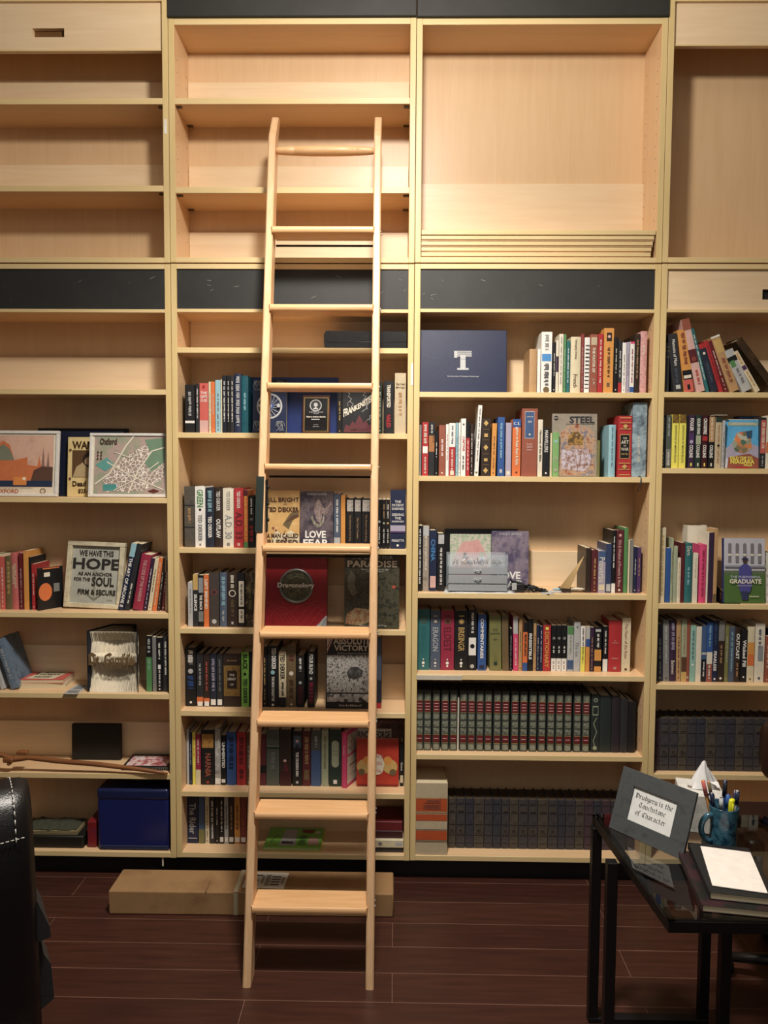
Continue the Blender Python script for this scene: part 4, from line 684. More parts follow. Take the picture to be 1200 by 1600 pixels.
single(1, 6, 624.5, 630.5, 1160, .07, 'black', 'slim black book at the far right end beside red royal cover', [v('Gone',.3,.6),('r',.1,.08,.9,.25,'cream')], .1)
# bottom row behind the ladder: flat booklets
def flat(name, corners_px, z0, z1, c, label, cat, ops=(), Ymin=None, pages=True, parent=None):
    """thing lying down; corners_px: front-left, front-right, back-right, back-left on its top face"""
    pts = [PZ(a, b, z1) for a, b in corners_px]; o_ = (pts[0]+pts[1]+pts[2]+pts[3])/4
    ux = (pts[1]-pts[0]); uy = (pts[3]-pts[0]); rz = math.atan2(ux.y, ux.x)*.5+(math.atan2(uy.y, uy.x)-math.pi/2)*.5; w = ux.length; dpt = ((pts[3]-pts[0]).length+(pts[2]-pts[1]).length)/2
    th = z1-z0; m = c if isinstance(c, bpy.types.Material) else mat(c, .4); b = MB(); t = min(.002, th*.25)
    fx, fy = pts[0].x, pts[0].y
    if pages: b.bbox(0, w, 0, dpt, th-t, th, m, t*.3, 1); b.bbox(0, w, 0, dpt, 0, t, m, t*.3, 1); b.bbox(0, t, 0, dpt, t*.5, th-t*.5, m, t*.2, 1)
    else: b.bbox(0, w, 0, dpt, 0, th, m, min(.002, th*.3), 2)
    o = b.build(name, parent); o.location = (fx, fy, z0+.0003); o.rotation_euler = (0, 0, rz)
    if pages: g = MB(); g.box(t*1.1, w-.001, .001, dpt-.001, t, th-t, PAGE); g.build('page_block', o)
    if ops:
        e_ = empty('tmp'); decorate(e_, w, dpt, ops, ('cover_art', 'cover_lettering'), 0, -1)
        for ch in list(e_.children):
            for vtx in ch.data.vertices:
                x, y, z = vtx.co; vtx.co = (x+w/2, z, th-y)
            ch.parent = o
        bpy.data.objects.remove(e_)
    if label: tag(o, label, cat)
    return o
zs = SH[(1, 7)]
flat('booklet', [(412,1327),(501,1328),(508,1298),(426,1297)], zs, zs+.006, 'yellow', 'thin yellow booklet under the green booklet on the bottom shelf', 'booklet')
flat('booklet', [(411,1324),(500,1325),(509,1294),(425,1292)], zs+.0075, zs+.016, 'lime', 'bright green booklet with grey and pink panels on the bottom shelf', 'booklet', [('p',[(.26,.1),(.55,.1),(.52,.9),(.3,.9)],'silver'),('r',.3,.2,.5,.3,'charcoal'),('p',[(.76,.15),(.96,.15),(.93,.5),(.76,.5)],'palepink'),('l',[(.1,.2),(.14,.5),(.2,.6)],.02,'green'),('p',[(.6,.9),(.85,.9),(.8,.7),(.62,.75)],'brick'),('k',.58,.15,.73,.6,'green'),('c',.9,.75,.05,'ivory')])
def slab(name, x0, x1, y0, y1, z0, z1, c, label, cat, b=.002, ops=None):
    q = MB(); q.bbox(x0, x1, y0, y1, z0, z1, c if isinstance(c, bpy.types.Material) else mat(c, .45), b, 2); o = q.build(name); tag(o, label, cat); return o
a_, b_ = P(586, 1320, .02).x, P(630.5, 1320, .02).x
def lying(x0, x1, y0, dp, z0, z1, c, label):
    q = MB(); m = c if isinstance(c, bpy.types.Material) else mat(c, .45); q.bbox(x0, x1, y0, y0+dp, z0, z0+.0025, m, .0008, 1); q.bbox(x0, x1, y0, y0+dp, z1-.0025, z1, m, .0008, 1); q.bbox(x0, x1, y0, y0+.0025, z0+.001, z1-.001, m, .0008, 1)
    o = q.build('book'); g = MB(); g.box(x0+.003, x1-.003, y0+.0028, y0+dp-.003, z0+.0026, z1-.0026, PAGE); g.build('page_block', o); tag(o, label, 'book'); return o
lying(a_, b_, .02, .15, zs+.0004, zs+.022, 'charcoal', 'dark flat book at the foot of the stack, bottom shelf right corner')
o = lying(a_, b_, .015, .14, zs+.0225, zs+.052, 'cream', 'cream flat book with round seal in the bottom shelf stack')
q = MB(); q.add([(a_+.02+.008*math.cos(t), .0147, zs+.037+.008*math.sin(t)) for t in [i*math.pi/8 for i in range(16)]], [tuple(range(16))], mat('grey')); q.box(b_-.033, b_-.006, .0142, .0148, zs+.032, zs+.044, mat('silver')); q.build('spine_label', o)
lying(a_-.002, b_-.003, .03, .14, zs+.0525, zs+.082, 'wine', 'wine red flat book on the cream book, bottom shelf')
lying(a_-.001, b_-.004, .032, .135, zs+.0825, zs+.118, 'darkred', 'dark red flat book topmost of the bottom shelf stack')
# open navy binder with the T
o, w, hh = facing('presentation_folder', 655, 793, 514.5, 2, 1, .03, .02, mat('#0f1b3e', .4, 0, .4, .35, 420), 'large navy folder with silver letter T on the top shelf', 'folder', [], 7, spine=False)
decorate(o, w, hh, [('r',.47,.375,.53,.55,'silver'),('r',.435,.355,.565,.385,'silver'),('r',.4,.585,.6,.605,'silver'),('r',.4,.615,.6,.635,'silver'),('r',.4,.55,.435,.66,'silver'),('r',.415,.645,.6,.66,'silver'),('r',.47,.53,.53,.6,'silver'),('r',.43,.565,.6,.575,'silver'),('t','The University of Tennessee Chattanooga',.32,.235,.68,.26,'silver')], ('foil_emblem', 'foil_lettering'))
# comic cover, character left out
facing('book', 864, 934, 646.5, 2, 2, .03, .012, 'silver', 'grey painted cover reading STEEL standing among the spines', 'book', [('r',0,0,1,1,blotch(['#6f675c','#958c7e','#7f766a'],10)),('p',[(.12,.02),(.95,.02),(.93,.3),(.98,.5),(.95,.66),(.84,.77),(.66,.81),(.5,.86),(.36,.8),(.22,.74),(.12,.6),(.1,.4)],blotch(['#2c2a30','#8b4a38','#b79a7c','#5a5f78','#d2c6b4'],34,'noise',.4)),('p',[(.34,.5),(.68,.5),(.7,.62),(.6,.7),(.46,.72),(.36,.64)],blotch(['#5c2a22','#a88446','#3a2420','#c9b27a'],55)),('p',[(.2,.42),(.8,.44),(.9,.2),(.7,.08),(.2,.12)],blotch(['#5a5f78','#c9c2d0','#8b6a58','#2c2a30'],60)),
  ('c',.08,.93,.05,'black'),('t','DC',.045,.92,.115,.94,'ivory'),('T','STEEL',.38,.85,.94,.96,'charcoal'),('l',[(.3,.835),(.94,.835)],.008,'charcoal')], 4, True)
# ribbon bookmark hanging from the misty book
q = MB(); x_, z_ = P(1000, 745, .0).x, SH[(2, 2)]
q.tube([(x_, .018, z_+.003), (x_+.002, .004, z_+.004), (x_+.003, -.004, z_-.004), (x_-.001, -.005, z_-.03), (x_-.008, -.005, z_-.055)], .0014, mat('charcoal'), 5)
q.tube([(x_+.002, .014, z_+.002), (x_+.004, -.004, z_-.002), (x_+.003, -.005, z_-.05)], .001, mat('charcoal'), 5)
tag(q.build('ribbon_bookmark'), 'dark ribbon bookmark hanging over the second shelf edge', 'bookmark')
# third row right: black portfolio, child's drawing, second LOVE FEAR, organizer, bag, cables, papers, brass cone
facing('portfolio', 695, 809, 827, 2, 3, .15, .012, 'black', 'flat black portfolio standing behind the clear drawer organizer', 'portfolio', [], 2, spine=False)
facing('drawing', 703, 768, 835, 2, 3, .13, .004, 'palepink', 'pink and green drawing leaning on black portfolio above the organizer', 'drawing', [('r',0,0,1,1,blotch(['#c9a0a0','#8fb08a','#d8c8c0','#b98aa0'],80)),('p',[(.05,.5),(.3,.85),(.7,.9),(.95,.5),(.9,.2),(.1,.2)],blotch(['#c48a8a','#d8b0a8'],30)),('c',.36,.62,.04,'charcoal'),('c',.76,.62,.06,'sage'),('p',[(.3,.55),(.42,.55),(.4,.6),(.32,.6)],'brown'),('p',[(.7,.52),(.86,.52),(.82,.58),(.72,.58)],'ivory')], 2, False, spine=False)
facing('book', 768.5, 826.5, 831, 2, 3, .10, .025, 'charcoal', 'purple-grey winged-figure cover behind the clear drawer organizer', 'book', [(x if not isinstance(x[-1], bpy.types.Material) else ('r',0,0,1,1,blotch(['#26233a','#544c66','#8a7e8a','#2a2540'],12,'noise',.35))) for x in LF], 4)
def plastic(name, c=(.92, .95, .97), rough=.08, alpha=.35):
    if name in MC: return MC[name]
    m = bpy.data.materials.new(name); m.use_nodes = True; nt = m.node_tree; nt.nodes.clear()
    out = nt.nodes.new('ShaderNodeOutputMaterial'); tr = nt.nodes.new('ShaderNodeBsdfTransparent'); pr = nt.nodes.new('ShaderNodeBsdfPrincipled'); mx = nt.nodes.new('ShaderNodeMixShader')
    tr.inputs[0].default_value = (c[0], c[1], c[2], 1); pr.inputs['Base Color'].default_value = (c[0], c[1], c[2], 1); pr.inputs['Roughness'].default_value = rough; mx.inputs[0].default_value = alpha
    nt.links.new(tr.outputs[0], mx.inputs[1]); nt.links.new(pr.outputs[0], mx.inputs[2]); nt.links.new(mx.outputs[0], out.inputs[0]); MC[name] = m; return m
CL = plastic('clear_acrylic', alpha=.15); CW = plastic('frosted_acrylic', (.66, .69, .72), .2, .42)
zs = SH[(2, 3)]; Yo = .012; x0, x1 = P(699, 890, Yo).x, P(794, 890, Yo).x; H_ = P(740, 866, Yo).z-zs-.006
org_ = empty('drawer_organizer', ((x0+x1)/2, Yo, zs+.006)); tag(org_, 'clear acrylic drawer organizer with open top tray of trinkets', 'organizer')
hw = (x1-x0)/2; q = MB()
for bx in ((-hw, -hw+.003, 0, .075, 0, H_), (hw-.003, hw, 0, .075, 0, H_), (-hw, hw, .072, .075, 0, H_), (-hw, hw, 0, .075, H_*.66, H_*.675), (-hw, hw, 0, .075, H_*.44, H_*.455), (-hw, hw, 0, .075, H_*.19, H_*.205), (-hw, hw, 0, .003, H_*.68, H_*.98)): q.bbox(*bx, CL, .0008, 1)
q.build('case', org_)
for a_, b_ in ((.465, .655), (.215, .435), (.01, .18)):
    q = MB(); q.bbox(-hw+.004, hw-.004, -.002, .002, H_*a_, H_*b_, CW, .0008, 1); q.bbox(-hw+.005, hw-.005, .002, .068, H_*a_, H_*a_+.002, CW, .0005, 1); d_ = q.build('drawer', org_)
    if a_ > .1:
        zc = H_*(a_+b_)/2; q = MB(); q.tube([(-.011, -.003, zc+.004), (-.009, -.008, zc+.001), (-.004, -.009, zc), (.004, -.009, zc), (.009, -.008, zc+.001), (.011, -.003, zc+.004)], .0018, mat('#9ea2a4', .2), 8)
        for sx in (-1, 1): q.bbox(sx*.011-.003, sx*.011+.003, -.006, -.002, zc-.005, zc+.006, mat('#b4b8ba', .2), .001, 1)
        q.build('drawer_handle', d_)
    else:
        q = MB(); rnd = random.Random(3)
        for i in range(11):
            xx = -hw+.008+i*(2*hw-.02)/11; q.bbox(xx, xx+.006, .006, .05, H_*a_+.003, H_*b_-.004, mat(rnd.choice(('silver', 'ivory', 'grey', 'steel')), .3), .001, 1)
        q.build('trinkets', d_)
q = MB(); rnd = random.Random(5)
for i in range(26):
    xx = rnd.uniform(-hw+.012, hw-.012); yy = rnd.uniform(.01, .06); q.tube([(xx, yy, H_*.70), (xx+rnd.uniform(-.012, .012), yy+rnd.uniform(-.008, .008), H_*rnd.uniform(.75, .9)), (xx+rnd.uniform(-.02, .02), yy, H_*.72)], .0025, mat(rnd.choice(('silver', 'bronze', 'grey', 'steel', 'skyblue' if xx > .01 else 'tan', 'charcoal')), .3, .3), 6)
tag(q.build('loose_trinkets'), 'tangle of small metal trinkets in the organizer top tray', 'trinkets', kind='stuff').location = org_.location
# crumpled plastic bag beneath
def crumple(name, x0, x1, y0, y1, z0, hgt, m, seed, nx=26, ny=10):
    rnd = random.Random(seed); vs, fs = [], []
    from mathutils import noise
    for j in range(ny+1):
        for i in range(nx+1):
            u_, v_ = i/nx, j/ny; e_ = min(1, min(u_, 1-u_)*6)*min(1, min(v_, 1-v_)*4+.15)
            z = z0+.0006+hgt*e_*(.45+.8*abs(noise.noise(Vector((u_*7+seed, v_*5, 0)))))
            vs.append((x0+(x1-x0)*u_+.006*noise.noise(Vector((v_*6, u_*3, seed))), y0+(y1-y0)*v_+.01*noise.noise(Vector((u_*9, seed, 0))), z))
    for j in range(ny):
        for i in range(nx): a = j*(nx+1)+i; fs.append((a, a+1, a+nx+2, a+nx+1))
    n = len(vs); vs += [(x, y, z0+.0004) for x, y, z in vs]; 
    rim = [i for i in range(nx+1)]+[j*(nx+1)+nx for j in range(1, ny+1)]+[ny*(nx+1)+i for i in range(nx-1, -1, -1)]+[j*(nx+1) for j in range(ny-1, 0, -1)]
    fs += [(rim[i], rim[(i+1) % len(rim)], rim[(i+1) % len(rim)]+n, rim[i]+n) for i in range(len(rim))]+[tuple(i+n for i in rim)]
    q = MB(); q.add(vs, fs, m); return q.build(name)
o = crumple('plastic_bag', x0-.012, x1+.03, .002, .1, zs, .0045, plastic('bag_film', (.9, .9, .88), .25, .8), 4); tag(o, 'crumpled clear plastic bag under the drawer organizer', 'bag')
# cables
rnd = random.Random(11); q = MB(); xa, xb = P(800, 915, .04).x, P(852, 920, .04).x
for i in range(16):
    pth = []
    for t_ in range(9): f_ = t_/8; pth.append((xa+(xb-xa)*f_+rnd.uniform(-.006, .006), .035+rnd.uniform(-.02, .05)*(1-.3*f_), zs+.004+max(0, (.045-.04*f_)*rnd.random())))
    q.tube(pth, rnd.choice((.0022, .003)), mat('#1a1b1d', .5), 6)
q.bbox(xa+.012, xa+.045, .02, .05, zs+.004, zs+.034, mat('#1c1d1f', .45), .003, 2)
tag(q.build('coiled_cable'), 'tangled black cables and adapter beside the drawer organizer', 'cable')
q = MB(); q.bbox(xa-.004, xa+.014, .012, .016, zs+.012, zs+.038, mat('silver', .5), .001, 1); tag(q.build('paper_tag'), 'small white tag standing against the tangled black cables', 'tag')
o = crumple('paper_scrap', P(846, 921, .01).x, P(866, 921, .01).x, -.001, .03, zs, .004, mat('#a9adae', .4), 9, 8, 5); tag(o, 'small grey crumpled wrapper by the shelf edge below the cables', 'paper')
for i, (a_, b_, c_, y_) in enumerate(((858, 892, 'silver', .03), (866, 902, 'lightblue', .06), (878, 914, 'ivory', .035))):
    o = crumple('paper_sheet', P(a_, 920, y_).x, P(b_, 920, y_).x, y_, y_+.04, zs+.0006+(i*.006), .0045, mat(c_, .6), 20+i, 14, 6)
    tag(o, ['folded grey-white paper lying left of the brass cone', 'pale blue paper slip lying under the brass cone', 'ivory paper slip lying against the dark brown book'][i], 'paper')
# folded gold card standing like a tent
ap = P(915, 868, .055); bl = P(874, 913, .05); q = MB()
tri = [(bl.x, .05, zs+.016), (bl.x+.034, .03, zs+.012), (ap.x, .07, ap.z), (bl.x+.022, .10, zs+.016)]
q.add(tri+[(x+.001, y+.002, z) for x, y, z in tri], [(0, 1, 2), (0, 2, 3), (1, 3, 2), (0, 3, 1), (4, 5, 6), (4, 6, 7)], mat('#6e5730', .35, .5)); q.box(bl.x+.005, bl.x+.04, .03, .09, zs+.0004, zs+.0158, mat('#2c231a', .5))
tag(q.build('brass_cone'), 'tall pointed brass-coloured wedge leaning against the dark brown book', 'ornament')
# dark top of a portfolio etc. -- rightmost bookcase covers
o, w, hh = facing('book', 1133.5, 1187, 655.5, 3, 2, .03, .012, 'ivory', 'blue and white cover with yellow lettering, facing out', 'book', [('r',.01,.35,.99,.99,blotch(['#2f86c0','#63aeda','#3f95cc'],14)),('r',.01,.01,.99,.42,'#c9d4e2'),('p',[(.05,.4),(.2,.52),(.4,.42),(.6,.55),(.99,.45),(.99,.2),(.05,.2)],'lilac'),('r',.1,.87,.97,.94,'sage'),('h',.14,.885,.94,.93,'ivory'),
  ('p',[(.2,.5),(.35,.72),(.6,.76),(.75,.62),(.8,.4),(.55,.3),(.3,.35)],blotch(['#c0552c','#d98a5a','#3c6a55','#efe3d0'],60,'cells')),('p',[(.6,.75),(.8,.78),(.78,.62),(.66,.6)],'#33506a'),('p',[(.06,.0),(.1,.22),(.7,.3),(.99,.2),(.99,0)],'rust'),('r',.3,.0,.7,.03,'red'),('T','FIELD TRIP TO',.15,.17,.8,.24,'yellow'),('T',"NIAGARA",.16,.09,.86,.18,'yellow'),('T','FALLS',.5,.04,.84,.09,'yellow')], 4)
single(3, 2, 1153, 1186, 650, .12, 'denim', 'blue and red topped books just showing behind the blue cover', (), .05)
q = MB(); a_, b_ = P(1116, 649, .02).x, P(1137, 649, .02).x; zt_ = P(1125, 650.5, .02).z; q.bbox(a_, b_, .022, .1, zt_+.0035, zt_+.006, mat('ivory', .5), .0006, 1); tag(q.build('paper_card'), 'thin white card lying on the beige book beside the blue cover', 'card')
grad = [('r',0,.48,1,1,'#b9b9c2'),('r',0,0,1,.48,'#4c6b36'),('r',0,.44,1,.5,'#5c6a52')]
for i in range(5): grad += [('r',.1+.18*i,.62,.18+.18*i,.9,'#77757a'),('c',.14+.18*i,.9,.04,'#77757a'),('r',.1+.18*i,.73,.18+.18*i,.76,'ivory')]
grad += [('r',0,.55,1,.58,'#8a8a94'),('p',[(.33,.3),(.36,.55),(.45,.6),(.56,.6),(.65,.55),(.68,.3),(.62,.16),(.39,.16)],'#4a4a8a'),('r',.42,.05,.58,.18,'#34385c'),('c',.5,.645,.05,'#4a3a34'),('p',[(.4,.68),(.5,.71),(.6,.68),(.5,.65)],'#2c2c44'),
  ('t','THE PURPOSEFUL',.14,.385,.88,.42,'#c9c6e0'),('T','GRADUATE',.12,.3,.9,.37,'ivory'),('r',.3,.265,.68,.27,'ivory'),('h',.58,.09,.86,.11,'ivory')]
facing('book', 1133, 1197, 842.5, 3, 3, .02, .02, '#3a3f70', 'green and lilac graduate cover facing out beside black bookend', 'book', grad, 4)
single(3, 3, 1198.5, 1208, 864, .02, blotch(['#1c1c1c','#d8d4ca','#4d8a4c'],40), 'black and white patterned book right of the graduate cover', (), .1)
# metal bookend
zs = SH[(3, 3)]; q = MB(); xa, xb = P(1122, 930, .03).x, P(1141, 930, .03).x
q.box(xa, xb+.03, .006, .1, zs+.0003, zs+.002, mat('#141416', .35, .6)); q.prism([(xa, zs+.002), (xa+.0022, zs+.002), (xa+.0022, zs+.06), (xa, zs+.06)], .02, .1, mat('#141416', .35, .6))
q.prism([(xb, zs+.018), (xb+.003, zs+.02), (xa+.0025, zs+.062), (xa+.0005, zs+.058)], .03, .06, mat('#8a7a5c', .4, .4))
tag(q.build('bookend'), 'black metal bookend with slanting brass strip beside the tan book', 'bookend')
# dark leaning cover at the far right of the top row
zs = SH[(3, 1)]; pa = P(1176, 560, .03)
q = MB(); b_, pg_ = book_mesh(.028, .13, .24, blotch(['#221a12','#3a2a1a','#6a5232'], 14), True, .001); o = b_.build('book'); pg_.build('page_block', o); o.location = (P(1196, 560, .03).x+.04, .03, zs+.035); o.rotation_euler = (0, math.radians(-38), 0)
tag(o, 'dark brown book with pale print, rightmost of the leaning books', 'book')
o.location = (P(1215, 560, .03).x, .03, zs+.012)
# ------------------------------------------------------------------ leftmost bookcase things
# framed Oxford poster, navy portfolios, wanted poster, map
def framed(x0, x1, yt, Y, label, ops, fw_=.012, lean=7, th=.014, u=0, s=2, fc='#d9d6d0'):
    zs = SH[(u, s)]; p0, p1 = P(x0, yt+50, Y), P(x1, yt+50, Y); w = p1.x-p0.x; hh = (P((x0+x1)/2, yt, Y).z-zs)/math.cos(math.radians(lean)); a = math.radians(lean)
    r_ = empty('framed_print', ((p0.x+p1.x)/2, Y, zs+.0005+th*math.sin(a)), (-a, 0, 0)); tag(r_, label, 'picture')
    q = MB(); m = mat(fc, .4)
    for bx in ((-w/2, w/2, 0, fw_), (-w/2, w/2, hh-fw_, hh), (-w/2, -w/2+fw_, fw_, hh-fw_), (w/2-fw_, w/2, fw_, hh-fw_)): q.bbox(bx[0], bx[1], 0, th, bx[2], bx[3], m, .0015, 1)
    q.build('frame', r_)
    q = MB(); q.box(-w/2+fw_*.9, w/2-fw_*.9, .005, .007, fw_*.9, hh-fw_*.9, mat('ivory', .5)); pr_ = q.build('print', r_); decorate(pr_, w-2*fw_, hh, ops, ('artwork', 'lettering'), y0=.005); return r_, w, hh
framed(-52, 88, 673, .02, 'white framed old town poster reading OXFORD, leftmost on its shelf', [
 ('r',.04,.14,.97,.93,blotch(['#c89a86','#d6b09c','#b88a7a'],10)),('p',[(.04,.2),(.04,.5),(.2,.55),(.28,.78),(.36,.85),(.44,.78),(.5,.55),(.66,.6),(.66,.48),(.78,.46),(.8,.62),(.82,.48),(.97,.42),(.97,.2)],'#c9744a'),('p',[(.22,.55),(.28,.72),(.36,.8),(.44,.72),(.5,.55)],'#7a7f6c'),('p',[(.7,.2),(.74,.4),(.84,.46),(.97,.45),(.97,.2)],'#5a4036'),
 ('p',[(.83,.45),(.85,.75),(.87,.46)],'#8a6a60'),('p',[(.89,.45),(.91,.68),(.93,.45)],'#8a6a60'),('r',.04,.15,.97,.24,'#27334c'),('r',.5,.17,.66,.3,'#d98a4a'),('c',.63,.27,.02,'#efe0c8'),('r',.04,.03,.97,.14,'#e6d8c0'),('T','OXFORD',.2,.045,.66,.11,'#a8502e'),('c',.86,.08,.035,'#4a3c34'),('c',.86,.08,.025,'#d9c3a4'),('h',.3,.122,.75,.132,'#6a4c3c')])
facing('portfolio', 58, 200, 669.5, 0, 2, .15, .008, 'black', 'tall black board standing behind the framed prints', 'board', [], 2, spine=False)
facing('portfolio', 84, 190, 674, 0, 2, .10, .018, blotch(['#141a2c','#1b2238'], 12), 'dark navy portfolio standing behind the wanted poster', 'portfolio', [], 3, spine=False)
o, w, hh = facing('wanted_poster', 104, 172, 683, 0, 2, .07, .004, '#c9b07a', 'yellowed wanted poster partly covered by the framed map', 'poster', [('r',.0,.0,1,1,blotch(['#c4a868','#d9c48e','#b4945a'],14)),('r',.1,.32,.9,.78,'#5a4028'),('p',[(.12,.33),(.88,.33),(.8,.5),(.6,.6),(.4,.6),(.2,.5)],'#b09a74'),('c',.5,.6,.14,'#a88a68'),('c',.5,.62,.16,'#2c2018'),('c',.5,.59,.11,'#b89a78'),('p',[(.42,.53),(.58,.53),(.54,.49),(.46,.49)],'#2c2018'),('T','WANTED',.1,.8,.95,.93,'#3a2212'),('T','Dead or Alive',.12,.17,.95,.26,'#3a2212'),('T','$25,000.00',.1,.05,.95,.13,'#3a2212'),('c',.06,.78,.03,'brown'),('c',.06,.3,.03,'brown')], 5, spine=False)
MAPM = blotch(['#f0e8dc','#f0e8dc','#8a6a70','#9a8a80'], 70, 'edge', .5)
frm, w, hh = framed(136, 262, 677, .02, 'white framed illustrated street map reading Oxford', [
 ('r',.03,.05,.98,.95,blotch(['#a88c84','#8f9a82','#b49a94','#7d8a78'],12)),('p',[(.15,.25),(.4,.6),(.75,.85),(.97,.9),(.97,.3),(.7,.1),(.2,.08)],MAPM),('p',[(.7,.9),(.97,.93),(.97,.55),(.8,.4),(.7,.55),(.78,.7)],'#6f8a72'),('p',[(.05,.5),(.2,.62),(.3,.5),(.18,.4)],'#5f9a94'),('r',.16,.1,.34,.2,'#4c8f8c'),
 ('l',[(.05,.2),(.25,.38),(.45,.8),(.55,.95)],.02,'ivory'),('l',[(.2,.55),(.5,.35),(.97,.12)],.016,'ivory'),('l',[(.5,.06),(.62,.4),(.8,.72),(.97,.78)],.018,'ivory'),('l',[(.3,.1),(.6,.28),(.9,.55)],.012,'ivory'),('l',[(.3,.7),(.5,.62),(.62,.66)],.012,'ivory'),('l',[(.7,.15),(.82,.38),(.95,.5)],.012,'ivory'),
 ('T','Oxford',.1,.82,.33,.92,'#4a342c'),('p',[(.76,.1),(.84,.13),(.92,.1),(.84,.07)],'#5c2a20'),*[('c',.08+.045*(i % 2),.7-.05*(i//2),.012,'#4a342c') for i in range(6)]], .011)
# HOPE sign
zs = SH[(0, 3)]; Y = .075; A_, B_, C_, D_ = P(97, 948, Y), P(183, 948, Y), P(206, 845, Y+.02), P(104, 844, Y+.02)
w = .236; hh = .262; a = math.radians(8)
sg = empty('hope_sign', ((A_.x+B_.x)/2+.01, Y, zs+.004), (-a, math.radians(1.5), math.radians(-4))); tag(sg, 'weathered cream wooden sign lettered WE HAVE THIS HOPE', 'sign')
q = MB(); m = blotch(['#8f8572','#c9bfa2','#ddd3b8'], 14, 'noise', .6)
for bx in ((-w/2, w/2, 0, .018), (-w/2, w/2, hh-.018, hh), (-w/2, -w/2+.02, .018, hh-.018), (w/2-.02, w/2, .018, hh-.018)): q.bbox(bx[0], bx[1], -.006, .014, bx[2], bx[3], m, .002, 1)
q.build('frame', sg); q = MB(); q.box(-w/2+.016, w/2-.016, .006, .01, .015, hh-.015, blotch(['#97978c','#a9aaa0','#b6b5a8'], 9, 'noise', .6)); pb = q.build('board', sg)
dk = '#2d2a26'
decorate(pb, w, hh, [('l',[(.5,.12),(.38,.2),(.34,.27)],.035,'#77776c'),('l',[(.5,.12),(.62,.2),(.66,.27)],.035,'#77776c'),('l',[(.5,.12),(.5,.5)],.03,'#87877c'),('c',.5,.52,.05,'#87877c'),('c',.5,.52,.03,'#a9aaa0'),
 ('T','WE HAVE THIS',.2,.78,.8,.87,dk),('T','HOPE',.1,.58,.92,.75,dk),('T','AS AN ANCHOR',.2,.485,.8,.54,dk),('T','FOR THE',.14,.4,.42,.455,dk),('T','SOUL',.45,.33,.84,.47,dk),('T','FIRM & SECURE',.22,.2,.88,.28,dk),('h',.72,.12,.84,.13,dk)], ('anchor_print', 'lettering'), y0=.006)
# book with orange circle facing right, next to the orange tall books
zs = SH[(0, 3)]; p0, p1 = P(57, 900, .035), P(79, 900, .07); hh_ = P(60, 888, .035).z-zs
bk = make_book(p0.x, p0.x+.006, zs+hh_, zs, .03, 'black', [], False, .105, 0, math.radians(-33)); tag(bk, 'black paperback with orange circle turned slantwise on upper row', 'book')
bk.location.x = P(58.5, 900, .03).x
sd = MB(); X_ = .0032; cy_, cz_ = .03, hh_*.42
sd.add([(X_, max(.001, cy_+.028*math.cos(t)), cz_+.035*math.sin(t)) for t in [i*math.pi/12 for i in range(24)]], [tuple(range(24))], mat('orange', .5)); sd.box(X_-.0002, X_+.0002, .025, .05, hh_*.78, hh_*.88, mat('ivory', .5)); sd.box(X_-.0002, X_+.0002, .02, .09, hh_*.96, hh_*.985, mat('orange', .5)); sd.box(X_-.0002, X_+.0002, .065, .09, hh_*.4, hh_*.6, mat('grey', .5)); sd.build('side_cover', bk)
# shelf C: leaning blue book, orange flat pair, flyer, folded-page book
zs = SH[(0, 4)]
b_, pg_ = book_mesh(.03, .13, .205, blotch(['#3a4a5c','#6a7c8e','#2c3848'], 20), True, .002); o = b_.build('book'); pg_.build('page_block', o); decorate(o, .028, .205, [('k',.3,.2,.7,.8,'silver')], ('spine_label', 'spine_lettering')); o.location = (P(22, 1060, .03).x, .03, zs+.006); o.rotation_euler = (0, math.radians(-17), 0); tag(o, 'leaning blue-grey book at the left end beside flat orange books', 'book')
b_, pg_ = book_mesh(.012, .13, .19, mat('silver', .4), False, .0); o = b_.build('book'); pg_.build('page_block', o); o.location = (P(4, 1060, .03).x, .03, zs+.003); o.rotation_euler = (0, math.radians(-18), 0); tag(o, 'slim silver book leaning behind the blue-grey book', 'book')
fl1 = flat('book', [(19,1069),(99,1070),(117,1049),(41,1046)], zs, zs+.018, 'cream', 'lower of two flat books left of the folded book', 'book', [])
q = MB(); 
fl2 = flat('book', [(19,1062),(97,1063),(116,1050),(42,1047)], zs+.0185, zs+.033, 'coral', 'orange flat book with black and cream cover print, upper of two', 'book', [('p',[(.22,.12),(.78,.05),(.92,.95),(.38,.95)],'cream'),('T','BEYOND',.45,.7,.85,.85,'black'),('T','HUMAN',.4,.45,.8,.62,'black'),('T','HISTORY',.36,.2,.72,.36,'black'),('h',.3,.5,.36,.8,'black')])
q = MB(); pa = PZ(100, 1085, zs+.001)
flat('flyer', [(98,1084),(117,1086),(131,1071),(110,1070)], zs+.0002, zs+.0015, 'silver', 'small white flyer lying over the shelf edge left of folded book', 'paper', [('r',.1,.1,.9,.35,'grey'),('h',.15,.45,.85,.9,'steel')], pages=False)
